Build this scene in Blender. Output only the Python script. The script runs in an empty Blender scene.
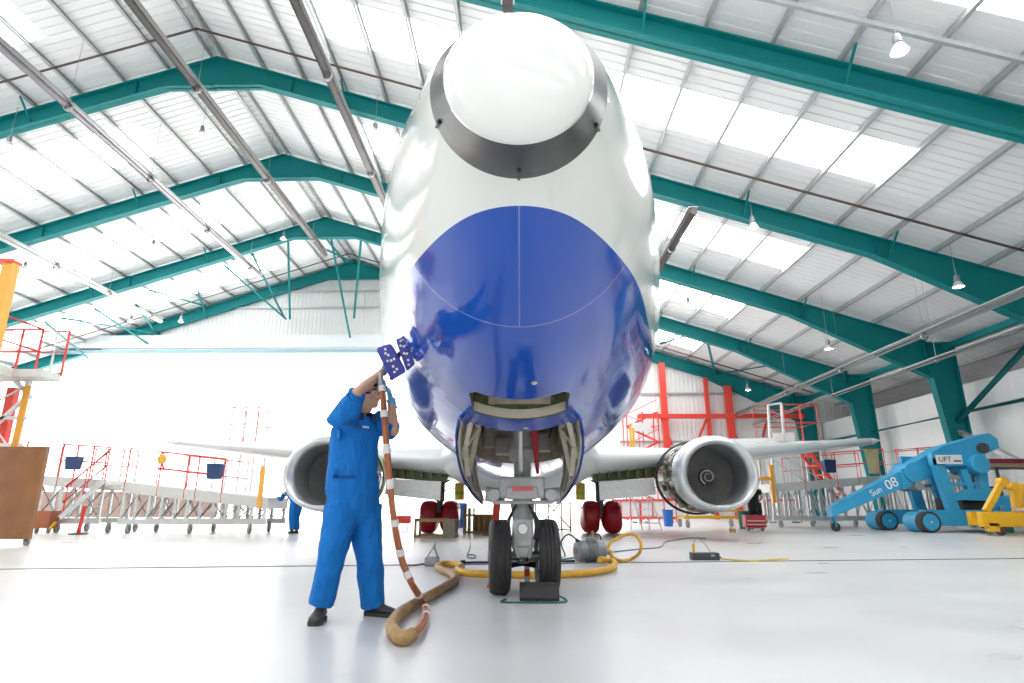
import bpy, math, random
from mathutils import Vector, Matrix, noise
random.seed(7)
SC = bpy.context.scene
COL = SC.collection
PI = math.pi
# ------------------------------------------------------------------ camera model (photograph's lens)
F_PX = 600.0; CX, CY = 512.0, 341.5; EYE = 0.80
PITCH = math.atan((507 - CY) / F_PX); YAW = math.atan(8 * math.cos(PITCH) / F_PX)
_cP, _sP, _cA, _sA = math.cos(PITCH), math.sin(PITCH), math.cos(YAW), math.sin(YAW)
_R = Vector((_cA, _sA, 0)); _F = Vector((-_sA * _cP, _cA * _cP, _sP)); _U = Vector((_sA * _sP, -_cA * _sP, _cP))

def at(px, py, Y):
    """the point seen at photograph pixel (px, py) on the plane at distance Y"""
    r = _F + _R * ((px - CX) / F_PX) + _U * ((CY - py) / F_PX)
    t = Y / r.y
    return Vector((r.x * t, Y, EYE + r.z * t))

def atX(px, py, X):
    r = _F + _R * ((px - CX) / F_PX) + _U * ((CY - py) / F_PX)
    t = X / r.x
    return Vector((X, r.y * t, EYE + r.z * t))

def gnd(px, py, z=0.0):
    r = _F + _R * ((px - CX) / F_PX) + _U * ((CY - py) / F_PX)
    t = (z - EYE) / r.z
    return Vector((r.x * t, r.y * t, z))

# ------------------------------------------------------------------ materials
MATS = {}
def mat(name, col, rough=.5, metal=0.0, var=.05, scale=6.0, bump=0.0, bscale=40.0, coat=0.0, emit=None, alpha=None, spec=.5):
    if name in MATS: return MATS[name]
    m = bpy.data.materials.new(name); m.use_nodes = True
    nt = m.node_tree; n = nt.nodes; L = nt.links
    b = n['Principled BSDF']
    b.inputs['Roughness'].default_value = rough; b.inputs['Metallic'].default_value = metal
    b.inputs['Specular IOR Level'].default_value = spec
    b.inputs['Coat Weight'].default_value = coat; b.inputs['Coat Roughness'].default_value = .04
    tc = n.new('ShaderNodeTexCoord')
    if var:
        nz = n.new('ShaderNodeTexNoise'); nz.inputs['Scale'].default_value = scale; nz.inputs['Detail'].default_value = 4
        L.new(tc.outputs['Object'], nz.inputs['Vector'])
        mx = n.new('ShaderNodeMix'); mx.data_type = 'RGBA'
        mx.inputs[6].default_value = (*[max(0, c * (1 - var * 2)) for c in col], 1)
        mx.inputs[7].default_value = (*[min(1, c * (1 + var)) for c in col], 1)
        L.new(nz.outputs['Fac'], mx.inputs[0]); L.new(mx.outputs[2], b.inputs['Base Color'])
    else:
        b.inputs['Base Color'].default_value = (*col, 1)
    if bump:
        nb = n.new('ShaderNodeTexNoise'); nb.inputs['Scale'].default_value = bscale; nb.inputs['Detail'].default_value = 3
        L.new(tc.outputs['Object'], nb.inputs['Vector'])
        bp = n.new('ShaderNodeBump'); bp.inputs['Strength'].default_value = bump; bp.inputs['Distance'].default_value = .02
        L.new(nb.outputs['Fac'], bp.inputs['Height']); L.new(bp.outputs['Normal'], b.inputs['Normal'])
    if emit:
        b.inputs['Emission Color'].default_value = (*emit[0], 1); b.inputs['Emission Strength'].default_value = emit[1]
    if alpha is not None: b.inputs['Alpha'].default_value = alpha
    MATS[name] = m
    return m

# ------------------------------------------------------------------ mesh builder
def basis(d):
    d = Vector(d).normalized()
    a = Vector((0, 0, 1)) if abs(d.z) < .95 else Vector((1, 0, 0))
    u = d.cross(a).normalized(); v = u.cross(d).normalized()
    return u, v, d

class B:
    def __init__(s): s.v = []; s.f = []; s.m = []; s.mi = 0
    def add(s, vs, fs):
        o = len(s.v); s.v += [Vector(p) for p in vs]
        for f in fs: s.f.append([o + i for i in f]); s.m.append(s.mi)
        return s
    def box(s, c, size, rot=None):
        c = Vector(c); h = Vector(size) / 2
        vs = [Vector((x * h.x, y * h.y, z * h.z)) for x in (-1, 1) for y in (-1, 1) for z in (-1, 1)]
        if rot is not None: vs = [rot @ p for p in vs]
        return s.add([p + c for p in vs], [(0, 1, 3, 2), (4, 6, 7, 5), (0, 4, 5, 1), (2, 3, 7, 6), (0, 2, 6, 4), (1, 5, 7, 3)])
    def rbox(s, c, size, r=.02, rot=None, k=3):
        """box with rounded vertical edges and chamfered top and bottom"""
        c = Vector(c); hx, hy, hz = [q / 2 for q in size]; r = min(r, hx * .99, hy * .99, hz * .99)
        def loop(rr, ins, z):
            out = []
            for qx, qy, a0 in ((1, 1, 0), (-1, 1, PI / 2), (-1, -1, PI), (1, -1, 1.5 * PI)):
                for i in range(k + 1):
                    a = a0 + i / k * PI / 2
                    out.append(Vector((qx * (hx - r) + math.cos(a) * (r - ins), qy * (hy - r) + math.sin(a) * (r - ins), z)))
            return out
        rings = [loop(r, r * .6, -hz), loop(r, r * .15, -hz + r * .4), loop(r, 0, -hz + r), loop(r, 0, hz - r), loop(r, r * .15, hz - r * .4), loop(r, r * .6, hz)]
        if rot is not None: rings = [[rot @ p for p in q] for q in rings]
        return s.loft([[p + c for p in q] for q in rings])
    def loft(s, rings, caps=True, closed=True):
        n = len(rings[0]); vs = [p for r in rings for p in r]; fs = []
        for i in range(len(rings) - 1):
            for j in range(n if closed else n - 1):
                k = (j + 1) % n
                fs.append((i * n + j, i * n + k, (i + 1) * n + k, (i + 1) * n + j))
        if caps and closed:
            fs.append(tuple(reversed(range(n)))); fs.append(tuple((len(rings) - 1) * n + j for j in range(n)))
        return s.add(vs, fs)
    def tube(s, pts, r, n=8, closed=False, caps=True):
        pts = [Vector(p) for p in pts]; N = len(pts)
        rs = r if isinstance(r, (list, tuple)) else [r] * N
        rings = []; pu = None
        for i, p in enumerate(pts):
            if closed: d = pts[(i + 1) % N] - pts[i - 1]
            else: d = pts[min(i + 1, N - 1)] - pts[max(i - 1, 0)]
            if d.length < 1e-9: d = Vector((0, 0, 1))
            d.normalize()
            if pu is None: u, v, _ = basis(d)
            else:
                u = pu - d * pu.dot(d)
                u = u.normalized() if u.length > 1e-6 else basis(d)[0]
                v = d.cross(u)
            pu = u
            rings.append([p + (u * math.cos(2 * PI * k / n) + v * math.sin(2 * PI * k / n)) * rs[i] for k in range(n)])
        if closed: rings.append(rings[0]); caps = False
        return s.loft(rings, caps)
    def bar(s, p, q, w, h=None, up=None):
        """rectangular bar from p to q, w across, h in the up direction"""
        p, q = Vector(p), Vector(q); h = h or w; d = (q - p).normalized()
        upv = Vector(up) if up else (Vector((0, 0, 1)) if abs(d.z) < .95 else Vector((0, 1, 0)))
        u = d.cross(upv).normalized(); v = u.cross(d).normalized()
        r = lambda c: [c + u * a * w / 2 + v * b * h / 2 for a, b in ((-1, -1), (1, -1), (1, 1), (-1, 1))]
        return s.loft([r(p), r(q)])
    def lathe(s, prof, o, d, n=32, caps=False, sx=1.0):
        """profile [(r, t)] swept round axis d from o"""
        u, v, d = basis(d); o = Vector(o)
        return s.loft([[o + d * t + u * (math.cos(2 * PI * k / n) * r * sx) + v * (math.sin(2 * PI * k / n) * r) for k in range(n)] for r, t in prof], caps)
    def cyl(s, p, q, r, n=16, r2=None): return s.loft_cyl(p, q, r, r2, n)
    def loft_cyl(s, p, q, r, r2=None, n=16):
        p, q = Vector(p), Vector(q); u, v, d = basis(q - p); r2 = r if r2 is None else r2
        return s.loft([[c + u * math.cos(2 * PI * k / n) * rr + v * math.sin(2 * PI * k / n) * rr for k in range(n)] for c, rr in ((p, r), (q, r2))])
    def ball(s, c, r, n=16, m=10, rot=None):
        c = Vector(c); r = Vector((r, r, r)) if not hasattr(r, '__len__') else Vector(r)
        rings = []
        for i in range(m + 1):
            a = -PI / 2 + PI * i / m; cr = max(math.cos(a), 1e-3)
            ring = [Vector((math.cos(2 * PI * k / n) * cr * r.x, math.sin(2 * PI * k / n) * cr * r.y, math.sin(a) * r.z)) for k in range(n)]
            if rot is not None: ring = [rot @ p for p in ring]
            rings.append([p + c for p in ring])
        return s.loft(rings)
    def prism(s, poly, off):
        """polygon (list of 3-D points) pushed along off"""
        off = Vector(off); a = [Vector(p) for p in poly]
        return s.loft([a, [p + off for p in a]])
    def mesh(s, name, mats, inv=None, shift=None, angle=35):
        vs = s.v
        if inv is not None: vs = [inv @ p for p in vs]
        if shift is not None: vs = [p - shift for p in vs]
        me = bpy.data.meshes.new(name); me.from_pydata(vs, [], s.f)
        for m in (mats if isinstance(mats, (list, tuple)) else [mats]): me.materials.append(m)
        me.polygons.foreach_set('material_index', s.m)
        fix_normals(me)
        me.polygons.foreach_set('use_smooth', [True] * len(me.polygons))
        me.set_sharp_from_angle(angle=math.radians(angle))
        me.update(); return me
    def build(s, name, mats, parent=None, angle=35):
        if parent is None:
            xs = [p.x for p in s.v]; ys = [p.y for p in s.v]; zs = [p.z for p in s.v]
            c = Vector(((min(xs) + max(xs)) / 2, (min(ys) + max(ys)) / 2, min(zs)))
            me = s.mesh(name, mats, shift=c, angle=angle)
            o = bpy.data.objects.new(name, me); o.location = c; WM[o] = Matrix.Translation(c)
        else:
            me = s.mesh(name, mats, inv=WM[parent].inverted(), angle=angle)
            o = bpy.data.objects.new(name, me); o.parent = parent; WM[o] = WM[parent].copy()
        COL.objects.link(o); return o

import bmesh
def fix_normals(me):
    bm = bmesh.new(); bm.from_mesh(me); bmesh.ops.recalc_face_normals(bm, faces=bm.faces); bm.to_mesh(me); bm.free()

WM = {}
def tag(o, label=None, cat=None, group=None, kind=None):
    if label: o['label'] = label
    if cat: o['category'] = cat
    if group: o['group'] = group
    if kind: o['kind'] = kind
    return o
def thing(name, label, cat, loc, group=None, rz=0.0):
    o = bpy.data.objects.new(name, None); o.location = loc; o.rotation_euler = (0, 0, rz); o.empty_display_size = .2
    WM[o] = Matrix.Translation(Vector(loc)) @ Matrix.Rotation(rz, 4, 'Z')
    COL.objects.link(o); return tag(o, label, cat, group)
def kids(o): return [c for c in KID if c.parent == o]
def dup(root, loc, label=None, rz=None, group=None):
    """copy a thing with its parts and sub-parts"""
    every = list(bpy.data.objects)
    def cp(o, par):
        c = o.copy(); COL.objects.link(c)
        if par is not None: c.parent = par
        for k in every:
            if k.parent == o: cp(k, c)
        return c
    r = cp(root, None); r.location = loc
    if rz is not None: r.rotation_euler = (0, 0, rz)
    if label: r['label'] = label
    if group: r['group'] = group
    return r
def part_label(o, text): o['label'] = text; return o
def remesh(b, voxel, smooth=6, factor=.5, disp=None):
    """union of the builder's closed shapes as one continuous skin; returns a builder holding it"""
    me = bpy.data.meshes.new('skin'); me.from_pydata(b.v, [], b.f); fix_normals_islands(me)
    o = bpy.data.objects.new('skin', me); COL.objects.link(o)
    m = o.modifiers.new('r', 'REMESH'); m.mode = 'VOXEL'; m.voxel_size = voxel
    if smooth:
        s = o.modifiers.new('s', 'SMOOTH'); s.iterations = smooth; s.factor = factor
    dg = bpy.context.evaluated_depsgraph_get(); ev = o.evaluated_get(dg); m2 = ev.to_mesh()
    out = B(); out.v = [v.co.copy() for v in m2.vertices]; out.f = [list(p.vertices) for p in m2.polygons]; out.m = [0] * len(out.f)
    if disp:
        nn = [v.normal.copy() for v in m2.vertices]
        out.v = [p + n * disp(p) for p, n in zip(out.v, nn)]
    ev.to_mesh_clear(); bpy.data.objects.remove(o); bpy.data.meshes.remove(me)
    return out
def fix_normals_islands(me): fix_normals(me)
def spline(pts, k=8, closed=False):
    """Catmull-Rom through the points"""
    P = [Vector(p) for p in pts]; n = len(P); out = []
    segs = n if closed else n - 1
    for i in range(segs):
        if closed: a, b, c, d = P[(i - 1) % n], P[i], P[(i + 1) % n], P[(i + 2) % n]
        else: a, b, c, d = P[max(i - 1, 0)], P[i], P[i + 1], P[min(i + 2, n - 1)]
        for j in range(k):
            t = j / k
            out.append(.5 * ((2 * b) + (c - a) * t + (2 * a - 5 * b + 4 * c - d) * t * t + (3 * b - a - 3 * c + d) * t ** 3))
    if not closed: out.append(P[-1])
    return out
def text(name, body, size, o, right, up, m, parent, ext=.004, align='CENTER'):
    cu = bpy.data.curves.new(name, 'FONT'); cu.body = body; cu.size = size; cu.extrude = ext; cu.align_x = align; cu.align_y = 'CENTER'
    cu.materials.append(m)
    tmp = bpy.data.objects.new('lettering', cu); COL.objects.link(tmp)
    me = bpy.data.meshes.new_from_object(tmp.evaluated_get(bpy.context.evaluated_depsgraph_get())); bpy.data.objects.remove(tmp); bpy.data.curves.remove(cu)
    ob = bpy.data.objects.new(name, me); COL.objects.link(ob)
    r = Vector(right).normalized(); u = Vector(up); u = (u - r * u.dot(r)).normalized(); nrm = r.cross(u)
    M = Matrix.Translation(Vector(o)) @ Matrix((r, u, nrm)).transposed().to_4x4()
    ob.parent = parent; ob.matrix_local = WM[parent].inverted() @ M
    return ob

# ------------------------------------------------------------------ palette
WHITE = mat('white_gloss_paint', (.80, .82, .80), .12, coat=.6, var=.01)
TEAL = mat('teal_steel_paint', (.0015, .215, .225), .5, var=.06, scale=3, spec=.3)
TEAL_L = mat('pale_teal_paint', (.30, .45, .50), .45, var=.05)
GALV = mat('galvanised_steel', (.46, .48, .48), .42, metal=.35, var=.12, scale=5)
SILVER = mat('brushed_aluminium', (.62, .63, .63), .38, metal=.6, var=.08)
STEEL = mat('dull_steel', (.35, .36, .36), .45, metal=.6, var=.15, scale=12)
DARKST = mat('dark_heater_steel', (.095, .085, .088), .34, metal=.35, var=.2, scale=4)
CLAD = mat('white_roof_sheeting', (.88, .88, .885), .55, var=.03, scale=.7)
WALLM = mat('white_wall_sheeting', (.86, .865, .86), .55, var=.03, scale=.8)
RED = mat('red_safety_paint', (.80, .065, .045), .4, var=.06)
REDB = mat('red_vinyl', (.55, .015, .03), .32, var=.15, scale=5, bump=.5, bscale=7)
ORANGE = mat('orange_yellow_paint', (.85, .40, .05), .42, var=.06)
YELLOW = mat('yellow_machine_paint', (.80, .43, .01), .4, var=.07)
SKYBLUE = mat('sky_blue_machine_paint', (.03, .34, .60), .4, var=.05)
RUBBER = mat('black_rubber', (.035, .033, .033), .62, var=.2, scale=18, bump=.15)
BLACK = mat('black_plastic', (.02, .02, .022), .4, var=.1)
NAVY = mat('navy_canvas', (.025, .06, .17), .7, var=.15)
CREAM = mat('cream_primer', (.66, .60, .47), .45, var=.10, scale=9)
OLIVE = mat('olive_zinc_primer', (.13, .15, .07), .5, var=.45, scale=22)
BAYM = mat('stained_bay_metal', (.62, .53, .42), .45, metal=.1, var=.38, scale=9, bump=.4, bscale=16)
GREYP = mat('pale_grey_gear_paint', (.50, .51, .50), .38, var=.14, scale=9)
WOOD = mat('brown_plywood', (.30, .135, .055), .5, var=.25, scale=2.2, coat=.2)
PINE = mat('raw_pine', (.48, .30, .12), .6, var=.25, scale=7)
SKY_E = 2.8; WORLD_E = 1.5; SUN_E = 10.0; EXPO = 1.28
# ================================================================== SETTING
RX, RZ, RSL, RSR = -12.5, 19.08, .335, .322
def slope(x): return RSR if x > RX else RSL
def roof_z(x): return RZ - slope(x) * abs(x - RX)
FR_Y = [13.55, 20.88, 28.04, 35.2, 42.35]
Y_FRONT, Y_BACK = -20.0, 42.75
X_L, X_R = -44.5, 25.5
# floor
fm = bpy.data.materials.new('polished_floor_paint'); fm.use_nodes = True
nt = fm.node_tree; n = nt.nodes; L = nt.links; b = n['Principled BSDF']
tc = n.new('ShaderNodeTexCoord'); n1 = n.new('ShaderNodeTexNoise'); n1.inputs['Scale'].default_value = .55; n1.inputs['Detail'].default_value = 6
L.new(tc.outputs['Object'], n1.inputs['Vector'])
mp = n.new('ShaderNodeMapping'); mp.inputs['Scale'].default_value = (.5, .9, 1); L.new(tc.outputs['Object'], mp.inputs['Vector'])
n2 = n.new('ShaderNodeTexNoise'); n2.inputs['Scale'].default_value = 1.3; n2.inputs['Detail'].default_value = 3; L.new(mp.outputs['Vector'], n2.inputs['Vector'])
ad = n.new('ShaderNodeMath'); ad.operation = 'ADD'; L.new(n1.outputs['Fac'], ad.inputs[0]); L.new(n2.outputs['Fac'], ad.inputs[1])
cr = n.new('ShaderNodeValToRGB'); cr.color_ramp.elements[0].position = .62; cr.color_ramp.elements[0].color = (.50, .505, .50, 1)
cr.color_ramp.elements[1].position = 1.2; cr.color_ramp.elements[1].color = (.60, .605, .60, 1)
hf = n.new('ShaderNodeMath'); hf.operation = 'MULTIPLY'; hf.inputs[1].default_value = .9; L.new(ad.outputs[0], hf.inputs[0])
L.new(hf.outputs[0], cr.inputs['Fac']); L.new(cr.outputs['Color'], b.inputs['Base Color'])
mr = n.new('ShaderNodeMapRange'); mr.inputs[3].default_value = .22; mr.inputs[4].default_value = .40; L.new(n2.outputs['Fac'], mr.inputs[0]); L.new(mr.outputs[0], b.inputs['Roughness'])
b.inputs['Specular IOR Level'].default_value = .32
fl = B(); fl.box(((X_L + X_R) / 2, 45, -.1), (X_R - X_L + 120, 150, .2))
tag(fl.build('floor', fm), kind='structure')
# slot drain across the floor
dm = mat('dark_drain_channel', (.16, .15, .14), .5, var=.3, scale=4)
d = B(); p, q = gnd(-420, 573.5, .004), gnd(1400, 554.5, .004)
d.bar(p, q, .055, .008)
tag(d.build('trim_1', dm), kind='structure')
# roof sheeting: ribbed, with gaps where the rooflights sit
SKY_L = (-36.4, -17.4); SKY_R = (-6.95, 12.0)
bays = [(-18.3, 2.0), (-11.2, 2.0), (-4.1, 2.0), (3.1, 2.0), (10.2, 2.1), (17.0, 2.1), (24.3, 2.3), (31.6, 2.4), (38.8, 2.5)]
ribs = B(); P = .34
def strip(y0, z0, y1, z1, xa, xb):
    ribs.add([(xa, y0, roof_z(xa) + z0), (xb, y0, roof_z(xb) + z0), (xb, y1, roof_z(xb) + z1), (xa, y1, roof_z(xa) + z1)], [(0, 1, 2, 3)])
def in_sky(y): return any(abs(y - c) < w / 2 for c, w in bays)
y = Y_FRONT
while y < Y_BACK:
    prof = [(0, 0), (.24, 0), (.265, .03), (.315, .03), (.34, 0)]
    sky = in_sky(y + P / 2)
    for (a, za), (c, zc) in zip(prof, prof[1:]):
        if sky: rng = [(X_L, SKY_L[0]), (SKY_L[1], RX), (RX, SKY_R[0]), (SKY_R[1], X_R)]
        else: rng = [(X_L, RX), (RX, X_R)]
        for xa, xb in rng: strip(y + a, za, y + c, zc, xa, xb)
    y += P
ceil = ribs.build('ceiling', CLAD); tag(ceil, kind='structure')
# unseen opaque skin added above the rooflights to keep the sun out
sk = B(); sk.prism([(X_L - .3, Y_FRONT, roof_z(X_L) + .3), (RX, Y_FRONT, RZ + .35), (X_R + .3, Y_FRONT, roof_z(X_R) + .3), (X_R + .3, Y_FRONT, roof_z(X_R) + .36), (RX, Y_FRONT, RZ + .41), (X_L - .3, Y_FRONT, roof_z(X_L) + .36)], (0, Y_BACK - Y_FRONT, 0))
tag(sk.build('sun_block_skin', CLAD), kind='structure')
SKYM = mat('daylit_rooflight', (.9, .9, .92), .4, var=0, emit=((1, 1, 1), SKY_E))
wn = 1
k0 = math.ceil((Y_FRONT) / P)
for c, w in bays:
    # rows used by the sheeting gap
    ys = []
    y = Y_FRONT
    while y < Y_BACK:
        if in_sky(y + P / 2) and abs(y + P / 2 - c) < w / 2: ys.append(y)
        y += P
    y0, y1 = ys[0], ys[-1] + P
    for xa, xb in (SKY_L, SKY_R):
        g = B(); g.add([(xa, y0, roof_z(xa) + .02), (xb, y0, roof_z(xb) + .02), (xb, y1, roof_z(xb) + .02), (xa, y1, roof_z(xa) + .02)], [(0, 1, 2, 3)])
        g.add([(xa, y0, roof_z(xa) + .03), (xb, y0, roof_z(xb) + .03), (xb, y1, roof_z(xb) + .03), (xa, y1, roof_z(xa) + .03)], [(3, 2, 1, 0)])
        tag(g.build('window_%d' % wn, SKYM), kind='structure'); wn += 1
# purlins: channels under the sheeting
for sgn in (1, -1):
    for k in range(22 if sgn > 0 else 19):
        x = RX + sgn * (.3 + 1.727 * k); z = roof_z(x)
        RS = slope(x); pb = B(); tl = Vector((1, 0, -RS * sgn)).normalized(); nr = Vector((RS * sgn, 0, 1)).normalized()
        c = Vector((x, 0, z)) - nr * .015
        def L_(a, b_, y): return c + tl * a - nr * b_ + Vector((0, y, 0))
        pr = [(-.035, 0), (.045, 0), (.045, .012), (-.022, .012), (-.022, .195), (.05, .195), (.05, .175), (.06, .175), (.06, .21), (-.035, .21)]
        pb.loft([[L_(a, q_, yy) for a, q_ in pr] for yy in (Y_FRONT + .5, Y_BACK - .4)])
        pb.build('purlin', GALV, ceil)
# portal frames
def ibeam(b, tops, bots, y, fw=.34, tf=.05):
    """I-section between a top and a bottom polyline (x, z) at y: web, top flange, bottom flange"""
    n_ = len(tops)
    w = .03
    for s_ in (0,):
        rings = [[Vector((t[0], y - w, t[1])), Vector((t[0], y + w, t[1])), Vector((q[0], y + w, q[1])), Vector((q[0], y - w, q[1]))] for t, q in zip(tops, bots)]
        b.loft(rings)
    for line, sg in ((tops, -1), (bots, 1)):
        rings = []
        for p_ in line:
            x, z = p_
            rings.append([Vector((x, y - fw / 2, z)), Vector((x, y + fw / 2, z)), Vector((x, y + fw / 2, z + sg * tf)), Vector((x, y - fw / 2, z + sg * tf))])
        b.loft(rings)
frames = []
flab = ['teal steel roof frame nearest the camera, crossing above the white nose at upper right',
        'second teal steel roof frame from the camera, its ridge at upper left',
        'third teal steel roof frame, middle of the ridges stepping back at left',
        'fourth teal steel roof frame, last before the braced end frame',
        'farthest teal steel roof frame with slanting braces against the end wall']
def rz_t(x): return 18.86 - slope(x) * abs(x - RX)
for i, Y in enumerate(FR_Y):
    fr = thing('portal_frame', flab[i], 'steel frame', (RX, Y, 0), 'teal steel portal frames')
    for sgn in (1, -1):
        r = B()
        xe = 32.0
        xs = [0, .9, 1.95, 3.0, 15, 25.6, 26.5, xe]
        dep = [1.4, 1.1, .80, .78, .78, .80, .96, 1.95]
        tops = [(RX + sgn * x_, rz_t(RX + sgn * x_)) for x_ in xs]
        bots = []
        for x_, d_ in zip(xs, dep):
            zb = rz_t(RX + sgn * x_) - d_
            if x_ < 1.9: zb = rz_t(RX + sgn * 1.95) - .80
            bots.append((RX + sgn * x_, zb))
        # main rafter down to the knee, haunch below it
        ibeam(r, tops, bots, Y, .36 if i else .42)
        raf = r.build('rafter', TEAL, fr)
        if i < 4:
            # bottom flange seen pale where daylight strikes is the same paint; stiffener plates along the web
            for x_ in (3.2, 12, 25.8):
                zt = rz_t(RX + sgn * x_); st = B(); st.box((RX + sgn * x_, Y, zt - .40), (.025, .3, .74)); st.build('stiffener', TEAL, raf)
        if i < 4:
            for k_ in ((3, 6, 9, 12, 15) if sgn > 0 else (4, 8, 12)):
                xf = RX + sgn * (.3 + 1.727 * k_); B().bar((xf, Y - .08, rz_t(xf) - .70), (xf, Y - .85, roof_z(xf) - .20), .06, .06).build('fly_brace', TEAL, fr)
        c = B()
        xo, xi = RX + sgn * 33.2, RX + sgn * 32.0
        xm = RX + sgn * 32.55
        zt = rz_t(RX + sgn * 32.0)
        # tapered column: outer flange vertical, inner flange sloping in
        prof_o = [(xo, zt - .35), (xo, 0.0)]; prof_i = [(RX + sgn * 31.75, zt - .05), (xm - sgn * .0, 0.0)]
        w = .03
        c.loft([[Vector((o_[0], Y - w, o_[1])), Vector((o_[0], Y + w, o_[1])), Vector((i_[0], Y + w, i_[1])), Vector((i_[0], Y - w, i_[1]))] for o_, i_ in zip(prof_o, prof_i)])
        for line, s2 in ((prof_o, -sgn), (prof_i, sgn)):
            c.loft([[Vector((x_, Y - .19, z_)), Vector((x_, Y + .19, z_)), Vector((x_ + s2 * .05, Y + .19, z_)), Vector((x_ + s2 * .05, Y - .19, z_))] for x_, z_ in line])
        c.box((RX + sgn * 32.5, Y, zt - .2), (1.55, .36, .06))
        c.box(((xo + xm) / 2, Y, .02), (.9, .5, .04))
        c.build('column', TEAL, fr)
    frames.append(fr)
# roof bracing in the last bay belongs to the end frame
def brace(p, q, r=.07, par=None, m=TEAL): return B().tube([p, q], r, 8).build('brace', m, par)
e4 = frames[4]
for p, q in (((183, 247.5, 36.5), (207, 318, 42.2)), ((225, 266, 36), (286, 319, 42.2)), ((220, 255, 36), (285, 275, 42.2)), ((252, 254, 36.5), (284, 317, 42.2)),
             ((288, 232, 36.5), (290, 319, 42.2)), ((331, 238, 36.5), (351, 342, 42.2)), ((361, 240, 37), (354, 318, 42.2)), ((327, 250, 37), (355, 263, 42.2)),
             ((61, 318, 36.0), (160, 334, 42.2)), ((95, 309, 36), (150, 345, 42.2)), ((136, 304, 36), (155, 332, 42.2)), ((45, 322, 36), (88, 358, 42.2)),
             ((150, 290, 36), (205, 306, 42.2)), ((322, 233, 36.5), (345, 262, 42.2)),
             ((708, 343, 35.6), (715, 374, 42.2)), ((660, 344, 36), (688, 335, 35.8)), ((717, 374, 42.2), (790, 362, 36))):
    brace(at(*p), at(*q), .075, e4)
# eaves strut and wall bracing, right side
es = thing('eaves_strut', 'long teal eaves tube joining the tops of the right-hand columns', 'strut', (20.2, 30, 8.15))
B().bar((20.3, 20.9, 8.15), (20.3, 42.2, 8.15), .22, .26).build('tube', TEAL, es)
ws = thing('wall_rail', 'horizontal teal tube crossing the white right-hand wall between the columns', 'rail', (20.45, 30, 5.0))
B().tube([(20.45, 20.9, 5.0), (20.45, 42.3, 5.0)], .11, 10).build('tube', TEAL, ws)
wb = thing('wall_brace', 'thick slanting teal brace tube rising right beside the third right column', 'brace', (20.3, 24, 2.8))
B().tube([atX(952, 428, 20.3), atX(1030, 343, 20.3)], .14, 12).build('tube', TEAL, wb)
wb2 = thing('wall_brace', 'grey slanting brace falling right from the third right column above the crane', 'brace', (20.3, 24, 2.8))
B().bar(atX(952, 428, 20.3), atX(1040, 472, 20.3), .24, .2).build('tube', GALV, wb2)
# walls
def sheet_wall(name, p0, p1, z0, z1, pitch=.30, dep=.03, m=WALLM, nrm=(0, -1, 0)):
    b = B(); p0 = Vector(p0); p1 = Vector(p1); d_ = p1 - p0; ln = d_.length; d_.normalize(); N = Vector(nrm); t = 0.0; pts = []
    while t < ln:
        for a, h in ((0, 0), (.6, 0), (.68, dep), (.92, dep), (1.0, 0)):
            if not pts or t + a * pitch > pts[-1][0] + 1e-4: pts.append((min(t + a * pitch, ln), h))
        t += pitch
    for (a, ha), (c, hc) in zip(pts, pts[1:]):
        A, C = p0 + d_ * a + N * ha, p0 + d_ * c + N * hc
        za = z1(A) if callable(z1) else z1; zc = z1(C) if callable(z1) else z1
        b.add([(A.x, A.y, z0), (C.x, C.y, z0), (C.x, C.y, zc), (A.x, A.y, za)], [(0, 1, 2, 3)])
    bk = [p0 - N * .08, p1 - N * .08]
    za = z1(bk[0]) if callable(z1) else z1
    top = [p0 - N * .08 + d_ * (ln * k / 40) for k in range(41)]
    for A, C in zip(top, top[1:]):
        b.add([(A.x, A.y, z0), (C.x, C.y, z0), (C.x, C.y, z1(C) if callable(z1) else z1), (A.x, A.y, z1(A) if callable(z1) else z1)], [(3, 2, 1, 0)])
    o = b.build(name, m); tag(o, kind='structure'); return o
YW = Y_BACK - .2
zr = lambda p_: roof_z(p_.x) + .2
DOOR_R = 7.0
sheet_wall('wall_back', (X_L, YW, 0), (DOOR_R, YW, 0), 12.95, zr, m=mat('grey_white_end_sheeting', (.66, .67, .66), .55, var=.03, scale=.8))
sheet_wall('wall_back_right', (DOOR_R, YW, 0), (X_R, YW, 0), 0, zr)
sheet_wall('wall_back_left', (X_L, YW, 0), (-38.5, YW, 0), 0, 12.95)
sheet_wall('wall_left', (X_L, Y_FRONT, 0), (X_L, Y_BACK, 0), 0, roof_z(X_L) + .2, nrm=(1, 0, 0))
sheet_wall('wall_right', (21.25, 8, 0), (21.25, YW, 0), 0, 6.45, nrm=(-1, 0, 0), pitch=.9, dep=.015)
sheet_wall('wall_right_outer', (X_R, Y_FRONT, 0), (X_R, YW, 0), 0, roof_z(X_R) + .2, nrm=(-1, 0, 0))
sheet_wall('wall_front', (X_L, Y_FRONT, 0), (X_R, Y_FRONT, 0), 0, zr, nrm=(0, 1, 0), pitch=.9)
# door head girder over the opening
dh = B(); dh.box(((X_L + DOOR_R) / 2, YW - .35, 12.45), (DOOR_R - X_L, .6, .95)); tag(dh.build('trim_3', mat('white_trim_paint', (.68, .71, .73), .5)), kind='structure')
dh = B(); dh.box(((X_L + DOOR_R) / 2, YW - .3, 11.72), (DOOR_R - X_L, .5, .28)); tag(dh.build('trim_4', TEAL_L), kind='structure')
dh = B()
for z in (15.2, 16.5): dh.box((-13, YW - .12, z), (26, .1, .12))
tag(dh.build('trim_5', GALV), kind='structure')
dh = B()
for z in (5.2, 8.6, 11.2): dh.box(((DOOR_R + 20.5) / 2, YW - .1, z), (20.5 - DOOR_R, .1, .14))
tag(dh.build('trim_6', GALV), kind='structure')
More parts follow.
